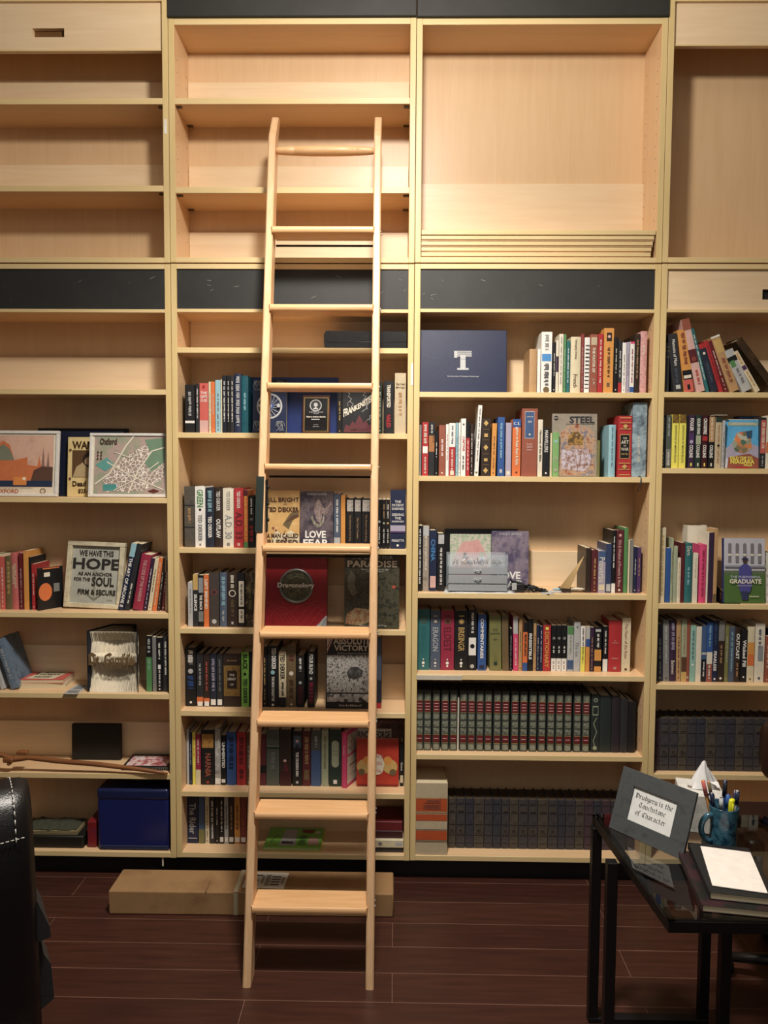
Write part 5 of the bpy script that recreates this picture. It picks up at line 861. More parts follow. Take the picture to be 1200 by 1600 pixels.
# folded page art book
x0, x1 = P(136.5, 1030, .02).x, P(216, 1030, .02).x; zt_ = P(176, 984, .04).z; w = x1-x0; hh = zt_-zs
fb = empty('folded_book', ((x0+x1)/2, .03, zs+.0005)); tag(fb, 'open book with pages folded into raised lettering', 'book')
q = MB(); cm = mat('navyblack', .4)
for sg_ in (-1, 1): q.prism([(sg_*w/2, -.012), (sg_*(w/2-.003), -.012), (sg_*(w*.25-.003), .118), (sg_*w*.25, .118)], 0, hh, cm, 'xy')
q.bbox(-w*.25, w*.25, .1155, .12, 0, hh, cm, .001, 1); q.build('cover', fb)
q = MB(); npg = 104; pm = mat('#e8dec8', .8)
prof = [(0, -.012), (.12, .006), (.30, .034), (.46, .012), (.50, -.008), (.60, -.008), (.64, .016), (.82, .034), (.94, .012), (1, 0)]
for i in range(npg):
    u_ = (i+.5)/npg; x = -w/2+.004+(w-.008)*u_; spread = .35+.65*abs(2*u_-1); cen = 1-abs(2*u_-1)
    wob = .004*math.sin(i*1.9)+.003*math.sin(i*.7+1)
    vs = []
    for z_, yy in prof:
        vs.append((x+(0 if .4 < z_ < .66 else .0), yy*(.35+1.0*cen)+wob*(1 if .44 < z_ < .66 else .5)-.004, z_*hh*.975))
    b0 = len(vs); vs += [(x*.48, .114, z_*hh*.975) for z_, yy in prof]
    vs += [(vx+.0011, vy, vz) for vx, vy, vz in vs]; n2 = 2*b0
    fs = [(j, j+1, b0+j+1, b0+j) for j in range(b0-1)]+[(n2+j, n2+j+1, n2+b0+j+1, n2+b0+j) for j in range(b0-1)]+[(j, j+1, n2+j+1, n2+j) for j in range(b0-1)]
    q.add(vs, fs, pm)
q.build('folded_pages', fb)
g, f_, asp = text_geo('Dr. Gamble', .03); tb = MB(); zc = hh*.5; n = len(g)
tb.add([((x-.5)*w*.88, -.0285, zc+(y-.25)*hh*.19) for x, y in g]+[((x-.5)*w*.88, -.012, zc+(y-.25)*hh*.19) for x, y in g], list(f_)+[tuple(i+n for i in ff[::-1]) for ff in f_], mat('#6e5536', .8)); tb.build('raised_lettering', fb)
# black box, spiral notebook, carved wooden cane
slabz = SH[(0, 5)]
facing('box', 112, 188, 1133, 0, 5, .13, .02, mat('#17150f', .7), 'flat black square box standing against the shelf back', 'box', [], 2, spine=False)
sn = flat('spiral_notebook', [(189,1199),(264,1202),(262,1181),(203,1179)], slabz, slabz+.012, 'black', 'spiral notebook with red and white cover lying on the cane shelf', 'notebook', [('r',.06,.12,.9,.85,blotch(['#2a1a1c','#a85a60','#e2d6d2','#55303a'],34)),('r',.5,.9,.98,.98,'charcoal')], pages=False)
q = MB(); L_ = (PZ(264, 1202, slabz+.012)-PZ(189, 1199, slabz+.012)).length
for i in range(26): q.tube([(.004+i*(L_-.008)/26, -.0015+.004*math.cos(t), .006+.0065*math.sin(t)) for t in [j*math.pi/4 for j in range(8)]], .0006, mat('silver', .3, .8), 4, True)
q.build('spiral_binding', sn)
za = slabz+.018
def sp(px, py, Y): return P(px, py, Y)
q = MB(); CW_ = wood('cane_wood', '#6b3f22', '#8d5a33', 'x', .45, 12)
pts = [sp(-40, 1176, .0), sp(5, 1180, .0), sp(20, 1187, .0), sp(45, 1184, .0), sp(90, 1189, .0), sp(150, 1194, .0), sp(210, 1201, -.004), sp(245, 1206, -.011), sp(262, 1209, -.010)]
q.tube(pts, [.009, .010, .011, .009, .010, .0095, .0085, .0075, .004], CW_, 12); cane = q.build('shaft')
cr = empty('carved_cane', (pts[1].x, pts[1].y, slabz)); tag(cr, 'carved brown wooden cane lying along the shelf front', 'cane')
cane.parent = cr; cane.location = -cr.location
q = MB(); hpt = sp(14, 1186, -.004); q.bbox(hpt.x-.02, hpt.x+.02, -.018, .012, hpt.z-.012, hpt.z+.008, CW_, .006, 2); q.bbox(hpt.x-.004, hpt.x+.008, -.016, .008, hpt.z-.024, hpt.z-.008, CW_, .005, 2)
h2 = sp(28, 1177, .0); q.bbox(h2.x-.008, h2.x+.036, .0, .02, h2.z-.006, h2.z+.007, CW_, .004, 2); kn = q.build('carved_knot', cr); kn.location = -cr.location
# blue bin, papers, dark box, red box
zs = SH[(0, 6)]; x0, x1 = P(152, 1290, .015).x, P(264, 1290, .015).x; zt_ = P(200, 1229, .03).z; hb = zt_-zs
bn = empty('storage_bin', ((x0+x1)/2, .015, zs+.0004)); tag(bn, 'dark blue plastic storage bin in the bottom left shelf', 'bin'); w = x1-x0
bm_ = mat('#16215a', .3, 0, .6, .15, 60)
q = MB(); q.bbox(-w/2, w/2, 0, .15, 0, hb*.93, bm_, .012, 3); q.build('body', bn)
q = MB(); q.bbox(-w/2-.001, w/2+.001, -.003, .153, hb*.8, hb*.99, mat('#1a2348', .22, 0, .7), .012, 3); q.build('lid', bn)
q = MB(); q.bbox(-w/2+.01, w/2+.0, -.004, .0, .004, .02, mat('#2a3250', .3), .002, 1); q.build('base_strip', bn)
xa, xb = P(55, 1300, .02).x, P(130, 1300, .02).x
q = MB(); q.bbox(xa-.12, xb, .02, .15, zs+.0004, zs+.05, mat('#15130f', .5), .006, 2); tag(q.build('flat_case'), 'low black case on the bottom shelf behind the armchair', 'case')
q = MB()
for i in range(7): q.bbox(xa-.1+.006*(i % 3), xb-.03-.005*(i % 2), .03+.004*(i % 2), .14, zs+.051+i*.002, zs+.0526+i*.002, mat('#6a5f44' if i % 2 else '#8a7c5a', .7), .0004, 1)
tag(q.build('paper_stack'), 'thin stack of yellowed papers on the low black case', 'papers')
o = crumple('folded_cloth', xa-.06, xb-.035, .035, .13, zs+.0665, .02, mat('#3a3c2e', .9), 31, 16, 8); tag(o, 'crumpled grey-green cloth on top of the yellowed papers', 'cloth')
q = MB(); a_, b_ = P(136, 1290, .03).x, P(150, 1290, .03).x; q.bbox(a_, b_, .03, .13, zs+.0004, zs+.105, blotch(['#5a1418','#7a1e22','#2c2a4a'], 20), .002, 1); tag(q.build('red_box'), 'small dark red box squeezed beside the blue bin', 'box')
# white plastic clip hanging under the bookcase
p = P(253.5, 1340, -.001); q = MB(); q.bbox(p.x-.003, p.x+.003, .004, .007, p.z-.038, p.z-.002, mat('ivory', .4), .001, 1); tag(q.build('plastic_strip'), 'short white plastic strip hanging below the bookcase above cardboard box', 'strip')
# spare shelf boards stacked in the upper cabinet
zb = P(835, 410.5, 0).z+.0195; za, zc = zb, P(835, 359.5, 0).z; n = 5; th = .0175; gap = ((zc-za)-n*th)/(n-1)
for i in range(n):
    z = za+i*(th+gap)+(.0005 if i else 0); x0, x1 = GX[2]+T+.003, GX[3]-T-.004-(.004*(n-1-i)); b = MB()
    b.box(x0, x1, .004+.002*((i*3) % 4), DEP-.032, z, z+th, MAPLE_H); yf = .004+.002*((i*3) % 4)
    b.bbox(x0, x1, yf-.004, yf+.001, z+(.004 if i < n-1 else 0), z+th, EDGE_X, .001, 1)
    o = b.build('shelf_board'); tag(o, f'spare pale maple shelf board, {["lowest", "second from the bottom", "middle one", "second from the top", "topmost"][i]} of the stack', 'board', 'spare shelf boards stacked in the cabinet')
    if gap > .0015 and i:
        for xx in (x0+.012, x1-.012):
            q = MB(); q.box(xx-.012, xx+.012, .006, .02, z-gap+.0003, z-.0003, mat('#7c5f3c', .5)); q.build('shelf_clip', o)
b = MB(); x0, x1 = GX[2]+T+.002, P(1012, 330, .17).x; b.bbox(x0, x1, DEP-.03, DEP-.012, zb+.0003, P(835, 288, .17).z, RAIL, .001, 1); tag(b.build('shelf_board'), 'wide pale board standing on edge behind the stacked spare boards', 'board')
# ------------------------------------------------------------------ rolling ladder
ft, tp = PZ(384.5, 1545, 0), P(426, 190, -.075)
ftr, tpr = PZ(577.5, 1546, 0), P(590.5, 180, -.075)
XL0, XR0, YB = ft.x, ftr.x, (ft.y+ftr.y)/2; XL1, XR1, YT = tp.x, tpr.x, -.075; ZT = P(508, 176, -.055).z
print('ladder', XL0, XR0, XL1, XR1, YB, ZT)
xl, xr = (XL0+XL1)/2, (XR0+XR1)/2
ld = empty('library_ladder', ((xl+xr)/2, YB, 0)); tag(ld, 'tall light oak library ladder leaning against the bookcases', 'ladder')
def yf(z): return YB+(YT-YB)*z/ZT
def lx(x0, x1, z): return x0+(x1-x0)*z/ZT
RW, RD = .0255, .068
def rail(x0, x1, name='rail'):
    N = 30; vs = []; fs = []
    for i in range(N+1):
        z = ZT*i/N; y = yf(z); x = lx(x0, x1, z); bend = max(0, (z-(ZT-.11))/.11); y += .055*bend*bend; d = RD*(1-.45*bend); c = .004; hw = RW/2
        if i == 0: pass
        for px_, py_ in ((-hw+c, 0), (hw-c, 0), (hw, c), (hw, d-c), (hw-c, d), (-hw+c, d), (-hw, d-c), (-hw, c)): vs.append((x+px_, y+py_, z))
    for i in range(N):
        for j in range(8): fs.append((i*8+j, i*8+(j+1) % 8, (i+1)*8+(j+1) % 8, (i+1)*8+j))
    fs += [tuple(range(7, -1, -1)), tuple(range(N*8, N*8+8))]
    q = MB(); q.add(vs, fs, OAK_Z); o = q.build(name, ld); o.location = -ld.location; return o
rail(XL0, XL1); rail(XR0, XR1)
treads = [353, 475, 598, 725, 853.5, 988.5, 1127, 1271.5, 1419]
def lz(py):       # height on the ladder's front plane seen at pixel row py
    z = 1.5
    for _ in range(30):
        p = P(500, py, yf(z)-.012); z = p.z
    return z
zt_ = [lz(y) for y in treads]; print('treads', [round(z, 3) for z in zt_])
for i, z in enumerate(zt_):
    y = yf(z)-.014; x0 = lx(XL0, XL1, z)+RW/2; x1 = lx(XR0, XR1, z)-RW/2; th = .022; dp = .10
    q = MB(); pr = []
    for t in range(7): a = -math.pi/2+math.pi*t/6; pr.append((y+.006-.006*math.cos(a), z-th/2+(th/2)*math.sin(a)))
    pr += [(y+dp, z), (y+dp, z-th)]
    n = len(pr); yfr = yf(z)
    # nose part (wider, chamfered at its ends) and body between the rails
    ch = .007
    vs = [(x0-.0+(-ch if yy >= yfr-.001 and False else 0), yy, zz) for yy, zz in pr]+[(x1, yy, zz) for yy, zz in pr]
    q.add(vs, [tuple(range(n)), tuple(range(2*n-1, n-1, -1))]+[(j, (j+1) % n, (j+1) % n+n, j+n) for j in range(n)], OAK_X)
    for xe, s in ((x0, -1), (x1, 1)):
        q.prism([(xe, y), (xe, yfr-.0005), (xe+s*.006, yfr-.0005)], z-th, z, OAK_X, 'xy')
    o = q.build('tread', ld); o.location = -ld.location
    if i in (0, 3, 4):
        q = MB(); q.tube([(x0, y+.085, z-.044), (x1, y+.085, z-.044)], .004, mat('#1c1512', .4, .3), 8); o = q.build('tie_rod', ld); o.location = -ld.location
    for s, xx in ((1, lx(XR0, XR1, z)+RW/2),):
        q = MB(); q.tube([(xx, yf(z)+.02, z-.010), (xx+.003, yf(z)+.02, z-.010)], .004, mat('silver', .3, .7), 8); q.tube([(xx, yf(z)+.05, z-.010), (xx+.003, yf(z)+.05, z-.010)], .004, mat('silver', .3, .7), 8); o = q.build('bolt_head', ld); o.location = -ld.location
zh = lz(229); x0, x1 = lx(XL0, XL1, zh)+RW/2, lx(XR0, XR1, zh)-RW/2; L = x1-x0; pth = []; rd = []
for u_, r_ in ((0, .011), (.03, .0125), (.1, .0145), (.18, .0165), (.185, .0155), (.19, .0165), (.205, .0155), (.21, .0168), (.35, .0178), (.5, .018), (.65, .0178), (.79, .0168), (.795, .0155), (.81, .0165), (.815, .0155), (.82, .0165), (.9, .0145), (.97, .0125), (1, .011)): pth.append((x0+L*u_, yf(zh)+.025, zh)); rd.append(r_)
q = MB(); q.tube(pth, rd, OAK_X, 16); o = q.build('turned_rung', ld); o.location = -ld.location
# dark metal glide on the left rail
z0, z1 = lz(832), lz(745); q = MB()
def gx(z): return lx(XL0, XL1, z)-RW/2
for a_, b_ in ((z0, z1),):
    vs = []
    for z in (a_, b_):
        for px_, py_ in ((-.004, -.004), (.022, -.004), (.022, -.0005), (-.0005, -.0005), (-.0005, .05), (-.004, .05)): vs.append((gx(z)+px_, yf(z)+py_, z))
    q.add(vs, [tuple(range(6)), tuple(range(11, 5, -1))]+[(j, (j+1) % 6, (j+1) % 6+6, j+6) for j in range(6)], mat('#26302d', .4, .3))
o = q.build('rail_guard', ld); o.location = -ld.location
q = MB(); zz = (z0+z1)/2; xx = gx(zz)+RW; q.bbox(xx+.0005, xx+.005, yf(zz)+.012, yf(zz)+.04, z0-.005, z1-.01, mat('#1c1f1e', .4, .3), .001, 1)
for t in (.2, .5, .8): q.tube([(xx+.005, yf(zz)+.025, z0+(z1-z0)*t), (xx+.011, yf(zz)+.025, z0+(z1-z0)*t)], .006, mat('#2c2f2e', .3, .5), 10)
o = q.build('guide_bracket', ld); o.location = -ld.location
# ------------------------------------------------------------------ cardboard box
hb = .088; f0, f1 = PZ(169, 1392, hb), PZ(615, 1397, hb); bl, br = PZ(200, 1357, hb), PZ(612, 1363, hb)
ux = f1-f0; rz = math.atan2(ux.y, ux.x); w = ux.length; dp = (bl-f0).length*.5+(br-f1).length*.5; print('box', f0, f1, bl, br, w, dp)
cb = empty('cardboard_box', (f0.x, f0.y, 0), (0, 0, rz)); tag(cb, 'long flat brown cardboard box on the floor behind ladder', 'box')
CB = blotch(['#8a6a48','#98764f','#7e5f3e'], 5, 'noise', .75)
q = MB(); q.bbox(0, w, 0, dp, .0005, hb, CB, .005, 2)
q.box(w*.455, w*.462, -.0006, dp, hb-.02, hb+.0005, CB); q.build('carton', cb)
q = MB(); q.box(w*.44, w*.455, -.0009, -.0002, .003, hb-.004, plastic('packing_tape', (.75, .68, .5), .25, .5)); q.box(w*.44, w*.455, .0, dp, hb+.0002, hb+.0008, plastic('packing_tape')); q.box(w*.34, w*.345, -.0004, dp*.5, hb-.003, hb+.0006, mat('#6d5236', .8)); q.build('tape', cb)
q = MB(); a_ = [PZ(378, 1387, hb+.001), PZ(443, 1389, hb+.001), PZ(452, 1364, hb+.001), PZ(388, 1362, hb+.001)]
inv = Matrix.Rotation(-rz, 3, 'Z'); lc = [inv @ (p-Vector((f0.x, f0.y, 0))) for p in a_]
q.add([(p.x, p.y, hb+.0012) for p in lc], [(0, 1, 2, 3)], mat('#c9c2b4', .6))
def bil(u_, v_): a = lc[0].lerp(lc[1], u_); b = lc[3].lerp(lc[2], u_); p = a.lerp(b, v_); return (p.x, p.y, hb+.0016)
rnd = random.Random(2)
for (a, b, c, d) in ((.08,.3,.3,.38),(.08,.45,.34,.5),(.08,.6,.25,.66),(.12,.75,.4,.82),(.5,.15,.6,.85),(.63,.2,.85,.8),(.88,.3,.95,.7),(.4,.3,.46,.75)):
    if a in (.5, .88, .4):
        t = a
        while t < c: q.add([bil(t, b), bil(min(c, t+.012), b), bil(min(c, t+.012), d), bil(t, d)], [(0, 1, 2, 3)], mat('#2b2928', .6)); t += .022
    elif a == .63:
        for i in range(4): q.add([bil(a, b+i*.16), bil(c, b+i*.16), bil(c, b+i*.16+.08), bil(a, b+i*.16+.08)], [(0, 1, 2, 3)], mat('#4a4644', .6))
    else: q.add([bil(a, b), bil(c, b), bil(c, d), bil(a, d)], [(0, 1, 2, 3)], mat('#3a3635', .6))
q.build('shipping_label', cb)
# ------------------------------------------------------------------ side table with dark glass top
TZ = .612
A_, B_ = PZ(925, 1272, TZ), PZ(1045, 1440, TZ); print('table', A_, B_)
TX0 = (A_.x+B_.x)/2; TY1, TY0 = A_.y, B_.y; TX1 = TX0+.52
TX0 = B_.x
tb = empty('side_table', ((TX0+TX1)/2, (TY0+TY1)/2, 0)); tag(tb, 'black metal side table with dark glass top', 'table')
sh = A_.x-B_.x
def tloc(o): o.location = -tb.location; return o
BM = mat('#121214', .38, .2)
def tx(y, x): return x+sh*(y-TY0)/(TY1-TY0)*(1 if x < TX0+.05 else 1)
q = MB(); fwid = .018
# perimeter of square tube
def barx(x0, x1, y, z0=TZ-.026, z1=TZ-.001): q.bbox(x0, x1, y, y+fwid, z0, z1, BM, .002, 1)
c0, c1, c2, c3 = (TX0, TY0), (TX1, TY0), (TX1+sh, TY1), (TX0+sh, TY1)
def beam(a, b, z0, z1, wd_=fwid):
    a, b = Vector(a), Vector(b); d = (b-a).normalized(); nn = Vector((-d.y, d.x))*wd_
    q.prism([(a.x, a.y), (b.x, b.y), (b.x+nn.x, b.y+nn.y), (a.x+nn.x, a.y+nn.y)], z0, z1, BM, 'xy')
beam(c0, c1, TZ-.026, TZ-.001); beam(c1, c2, TZ-.026, TZ-.001); beam(c2, c3, TZ-.026, TZ-.001); beam(c3, c0, TZ-.026, TZ-.001)
tloc(q.build('frame', tb))
gm = bpy.data.materials.new('smoked_glass'); gm.use_nodes = True; nt = gm.node_tree; nt.nodes.clear()
out = nt.nodes.new('ShaderNodeOutputMaterial'); tr = nt.nodes.new('ShaderNodeBsdfTransparent'); tr.inputs[0].default_value = (.74, .76, .75, 1); gl = nt.nodes.new('ShaderNodeBsdfGlossy'); gl.inputs['Roughness'].default_value = .02
fr_ = nt.nodes.new('ShaderNodeFresnel'); fr_.inputs[0].default_value = 1.7; mx_ = nt.nodes.new('ShaderNodeMixShader'); ge_ = nt.nodes.new('ShaderNodeNewGeometry'); iv_ = nt.nodes.new('ShaderNodeMath'); iv_.operation = 'SUBTRACT'; iv_.inputs[0].default_value = 1; nt.links.new(ge_.outputs['Backfacing'], iv_.inputs[1]); ml_ = nt.nodes.new('ShaderNodeMath'); ml_.operation = 'MULTIPLY'; nt.links.new(fr_.outputs[0], ml_.inputs[0]); nt.links.new(iv_.outputs[0], ml_.inputs[1]); nt.links.new(ml_.outputs[0], mx_.inputs[0]); nt.links.new(tr.outputs[0], mx_.inputs[1]); nt.links.new(gl.outputs[0], mx_.inputs[2]); nt.links.new(mx_.outputs[0], out.inputs[0])
q = MB(); q.prism([(c0[0]+.002, c0[1]+.002), (c1[0]-.002, c1[1]+.002), (c2[0]-.002, c2[1]-.002), (c3[0]+.002, c3[1]-.002)], TZ-.0008, TZ+.0042, gm, 'xy'); tloc(q.build('glass_top', tb)); TT = TZ+.0045
YL1 = TY1-.02; YL0 = YL1-.19
def xat(px, y): return P(px, 1500, y).x
for (px, y) in ((927, YL1), (952, YL0), (1100, YL1), (1132, YL0)):
    q = MB(); x = xat(px, y); q.bbox(x-.0135, x+.0135, y-.0135, y+.0135, .016 if True else 0, TZ-.026, BM, .0015, 1); tloc(q.build('leg', tb))
q = MB(); xa, xb = xat(927, YL1), xat(1100, YL1); q.bbox(xa-.0135, xb+.0135, YL1-.0135, YL1+.0135, .0, .0158, BM, .0015, 1); xc, xd = xat(952, YL0), xat(1132, YL0); q.bbox(xc-.0135, xd+.0135, YL0-.0135, YL0+.0135, .0, .0158, BM, .0015, 1); tloc(q.build('base_bar', tb))
# picture frame on the table
bl_, br_ = PZ(951, 1293, TT), PZ(1066, 1345, TT)
fd = br_-bl_; rz = math.atan2(fd.y, fd.x); w = fd.length; print('frame', bl_, br_, w, math.degrees(rz))
w = min(w, .22); hh = .172; ln_ = math.radians(22)
# solve the leaning height so its top edge lands where the photo shows it
pf = empty('photo_frame', (bl_.x, bl_.y, TT+.001)); pf.rotation_euler = (-ln_, 0, rz); tag(pf, 'dark grey picture frame with gothic lettered card on the glass table', 'picture')
FM = blotch(['#3a3d3f','#44484a','#2f3234'], 30, 'noise', .6)
q = MB(); bw = .038
ow, oh = w*.205, hh*.245
for bx in ((0, w, 0, oh*.95), (0, w, hh-oh*1.0, hh), (0, ow, oh*.9, hh-oh*.95), (w-ow*1.0, w, oh*.9, hh-oh*.95)): q.bbox(bx[0], bx[1], 0, .008, bx[2], bx[3], FM, .0006, 1)
q.box(.002, w-.002, .0085, .013, .002, hh-.002, mat('#1a1a1a', .7)); q.build('frame', pf)
q = MB(); q.box(ow*.9, w-ow*.9, .006, .0075, oh*.85, hh-oh*.9, mat('#d8dad8', .6)); cd = q.build('card', pf)
cw, chh = w-2*ow, hh-2*oh
e_ = empty('card_text', (w/2, 0, oh)); e_.parent = cd
def mn(x): return [(x-.12, .92), (x, .82), (x, .15), (x+.12, .05)]
GL_ = {'i': [mn(0), [(-.05, 1.3), (.05, 1.2)]], 'n': [mn(0), [(0, .8), (.3, 1), (.42, .85)], mn(.42)], 'u': [mn(0), mn(.42), [(0, .1), (.25, 0), (.42, .15)]], 'r': [mn(0), [(0, .78), (.22, .98), (.34, .85)]],
 'o': [[(0, .8), (0, .2), (.2, 0), (.4, .2), (.4, .8), (.2, 1), (0, .8)]], 'c': [[(0, .8), (0, .2), (.2, 0), (.38, .12)], [(0, .8), (.22, 1), (.36, .85)]],
 'e': [[(0, .8), (0, .2), (.2, 0), (.38, .12)], [(0, .8), (.22, 1), (.36, .85), (.36, .68), (.02, .45)]], 'a': [[(.05, .88), (.25, 1), (.4, .8), (.4, .15), (.52, .05)], [(.4, .6), (.02, .4), (.02, .15), (.18, 0), (.4, .15)]],
 'd': [[(0, .8), (0, .2), (.2, 0), (.4, .2), (.4, .75), (.05, 1.45)], [(0, .8), (.2, .95), (.4, .75)]], 'g': [[(0, .8), (0, .25), (.2, .05), (.4, .2)], [(0, .8), (.2, 1), (.4, .85), (.4, -.2), (.2, -.42), (0, -.3)]],
 'y': [mn(0), [(.3, .92), (.42, .82), (.42, -.1), (.1, -.4)], [(0, .1), (.2, 0), (.42, .15)]], 's': [[(.38, .88), (.18, 1), (.02, .8), (.36, .3), (.2, 0), (0, .14)]],
 't': [[(.1, 1.3), (.1, .15), (.25, 0), (.38, .1)], [(-.08, .92), (.32, .92)]], 'h': [[(0, 1.5), (0, 0)], [(0, .78), (.25, 1), (.42, .8), (.42, .1), (.3, -.2)]], 'f': [[(.1, -.2), (.1, 1.2), (.3, 1.45), (.42, 1.3)], [(-.08, .92), (.34, .92)]],
 'D': [[(.1, 1.4), (.1, .05), (.45, 0), (.8, .4), (.8, 1), (.4, 1.4), (-.05, 1.3)], [(.35, 1.3), (.35, .15)]], 'T': [[(-.05, 1.2), (.2, 1.45), (.5, 1.25), (.8, 1.4)], [(.35, 1.25), (.1, .9), (.05, .3), (.35, 0), (.75, .25)], [(.5, 1.25), (.5, .2)]],
 'C': [[(.75, 1.2), (.5, 1.45), (.1, 1.1), (.05, .35), (.4, 0), (.75, .25)], [(.38, 1.3), (.38, .1)]]}
T_ = MB(); ink = mat('#222222', .6)
for s_, z_, wd_ in (('Drudgery is the', .76, .86), ('Touchstone', .52, .62), ('of Character', .27, .7)):
    x = 0; segs = []
    for ch_ in s_:
        if ch_ == ' ': x += .45; continue
        st_ = GL_[ch_]; mw = max(p[0] for l_ in st_ for p in l_)
        for l_ in st_:
            for p, q_ in zip(l_[:-1], l_[1:]): segs.append((p[0]+x, p[1], q_[0]+x, q_[1]))
        x += mw+.26
    sx_ = cw*wd_/x; sz_ = chh*.105; x0_ = w/2-cw*wd_/2; zb_ = oh+chh*z_-sz_*.6; nx_, nz_ = .075, .075
    for a_, b_, c_, d_ in segs:
        if abs((c_-a_)*nz_-(d_-b_)*nx_) < 1e-4: c_ += .01
        T_.add([(x0_+(a_-nx_)*sx_, .0057, zb_+(b_-nz_)*sz_), (x0_+(a_+nx_)*sx_, .0057, zb_+(b_+nz_)*sz_), (x0_+(c_+nx_)*sx_, .0057, zb_+(d_+nz_)*sz_), (x0_+(c_-nx_)*sx_, .0057, zb_+(d_-nz_)*sz_)], [(0, 1, 2, 3)], ink)
T_.build('card_lettering', cd); bpy.data.objects.remove(e_)
q = MB(); q.prism([(.013, .12), (.016, .12), (.075, .02), (.07, .015)], w*.45, w*.6, mat('#1a1a1a', .7), 'yz'); o = q.build('easel_stand', pf)
# mug of pens
mc = PZ(1134, 1332, TT); mc.z = TT; mr = .036; mh = .118; print('mug', mc)
mg = empty('mug', (mc.x, mc.y+.02, TT)); tag(mg, 'blue glazed pottery mug holding pens on glass table', 'mug')
GL = blotch(['#0e1e2e','#16344a','#3c6678','#11283c'], 34, 'noise', .12)
q = MB(); q.lathe([(.0, 0), (mr*.86, 0), (mr*.95, .006), (mr*.93, .03), (mr*.9, .06), (mr*.95, .09), (mr*1.03, mh-.003), (mr*1.02, mh), (mr*.97, mh-.001), (mr*.86, .09), (mr*.84, .012), (0, .01)], GL, 36); q.build('body', mg)
q = MB(); q.tube([(-mr*.9-.028*math.sin(t)*1.0, -.006, mh*.5+.036*math.cos(t)) for t in [i*math.pi/10 for i in range(11)]], .0075, GL, 10); q.build('handle', mg)
def pen(name, dx, dy, L, tx_, ty_, rad, body, tip, label, cat='pen', cap=None):
    base = Vector((mc.x+dx, mc.y+.02+dy, TT+.014)); d = Vector((tx_, ty_, 1)).normalized(); q = MB()
    pth = [base, base+d*(L*.1), base+d*(L*.74), base+d*L*.742, base+d*L*.97, base+d*L]; q.tube(pth, [rad*.4, rad, rad, rad*(1.15 if cap else 1), rad*(1.1 if cap else .9), rad*.5], mat(body, .3), 10); o = q.build(name)
    q = MB(); q.tube([base+d*L*.745, base+d*L*.985], rad*1.28, mat(tip, .3), 10)
    q.tube([base+d*L*.78+Vector((0, -rad*1.5, 0)), base+d*L*.96+Vector((0, -rad*1.5, 0))], rad*.3, mat(tip, .3), 6); q.build('cap', o); tag(o, label, cat, 'pens in the mug'); return o
pen('pencil', -.012, .01, .17, -.24, .02, .0042, 'amber', 'salmon', 'amber pencil with pink end leaning left in the mug', 'pencil')
pen('pencil', -.004, .006, .165, -.2, .05, .0036, 'orange', 'bronze', 'orange pencil behind the amber one in the mug', 'pencil')
pen('pen', -.018, -.004, .14, -.12, .0, .004, 'steel', 'navy', 'silver and navy pen at the left inside the mug')
pen('pen', -.008, -.012, .132, -.05, -.02, .004, 'navyblack', 'silver', 'dark pen with silver clip in the mug')
pen('pen', .0, .008, .168, .03, .0, .0045, 'blue', 'navyblack', 'tall blue pen with black top in the mug')
pen('pen', .003, -.008, .138, .02, -.02, .0048, 'blue', 'blue', 'short solid blue pen in the middle of the mug')
pen('pen', .02, .0, .145, .1, .0, .0048, 'silver', 'navy', 'white pen with blue end at the right of mug')
pen('pen', .018, .014, .138, .14, .03, .0036, 'ivory', 'plum', 'thin ivory pen behind the white pen in the mug')
q = MB(); b0 = Vector((mc.x+.008, mc.y+.006, TT+.014)); d = Vector((.03, -.04, 1)).normalized(); q.tube([b0, b0+d*.1, b0+d*.104, b0+d*.126, b0+d*.129], [.006, .009, .0095, .0095, .008], mat('#d6d62c', .35), 14, flat=.75); o = q.build('highlighter'); tag(o, 'fat yellow highlighter standing in the mug', 'highlighter', 'pens in the mug')
q = MB(); q.tube([b0+d*.085+Vector((.0, -.008, 0)), b0+d*.12+Vector((0, -.0085, 0))], .002, mat('#c2c226', .35), 6); q.build('cap_clip', o)
# scissors in the mug
q = MB(); cz = Vector((mc.x-.03, mc.y+.03, TT+.135)); q.tube([cz+Vector((.008*math.cos(t), 0, .012*math.sin(t))) for t in [i*math.pi/8 for i in range(16)]], .0018, mat('black', .4), 6, True); q.tube([cz+Vector((.004, 0, -.012)), cz+Vector((.016, -.008, -.115))], .0028, mat('steel', .25, .8), 6); tag(q.build('scissors'), 'scissors with black loop handle behind the pencils', 'scissors')
# tissue box: stands further back on the table
tc_ = PZ(1092, 1262, TT)
bx0, bx1 = P(1049, 1230, TY1-.085).x, P(1132, 1230, TY1-.085).x; yb0, yb1 = TY1-.115, TY1-.005
bx0 += .03; bx1 = bx0+.118; th_ = .105
tb2 = empty('tissue_box', ((bx0+bx1)/2, (yb0+yb1)/2, TT), (0, 0, math.radians(-14))); tag(tb2, 'white and grey tissue box with tissue pulled up behind the mug', 'tissue box')
q = MB(); hw = .058; q.bbox(-hw, hw, -hw, hw, 0, th_, blotch(['#9a9a94','#c9c8c2','#d8d6cf'], 18, 'noise', .5), .002, 2); q.build('carton', tb2)
q = MB(); q.add([(.001+.034*math.cos(t), .02*math.sin(t), th_+.0006) for t in [i*math.pi/12 for i in range(24)]], [tuple(range(24))], mat('#6e5f58', .4)); q.build('opening', tb2)
q = MB(); vs = []; n = 18; m_ = 9
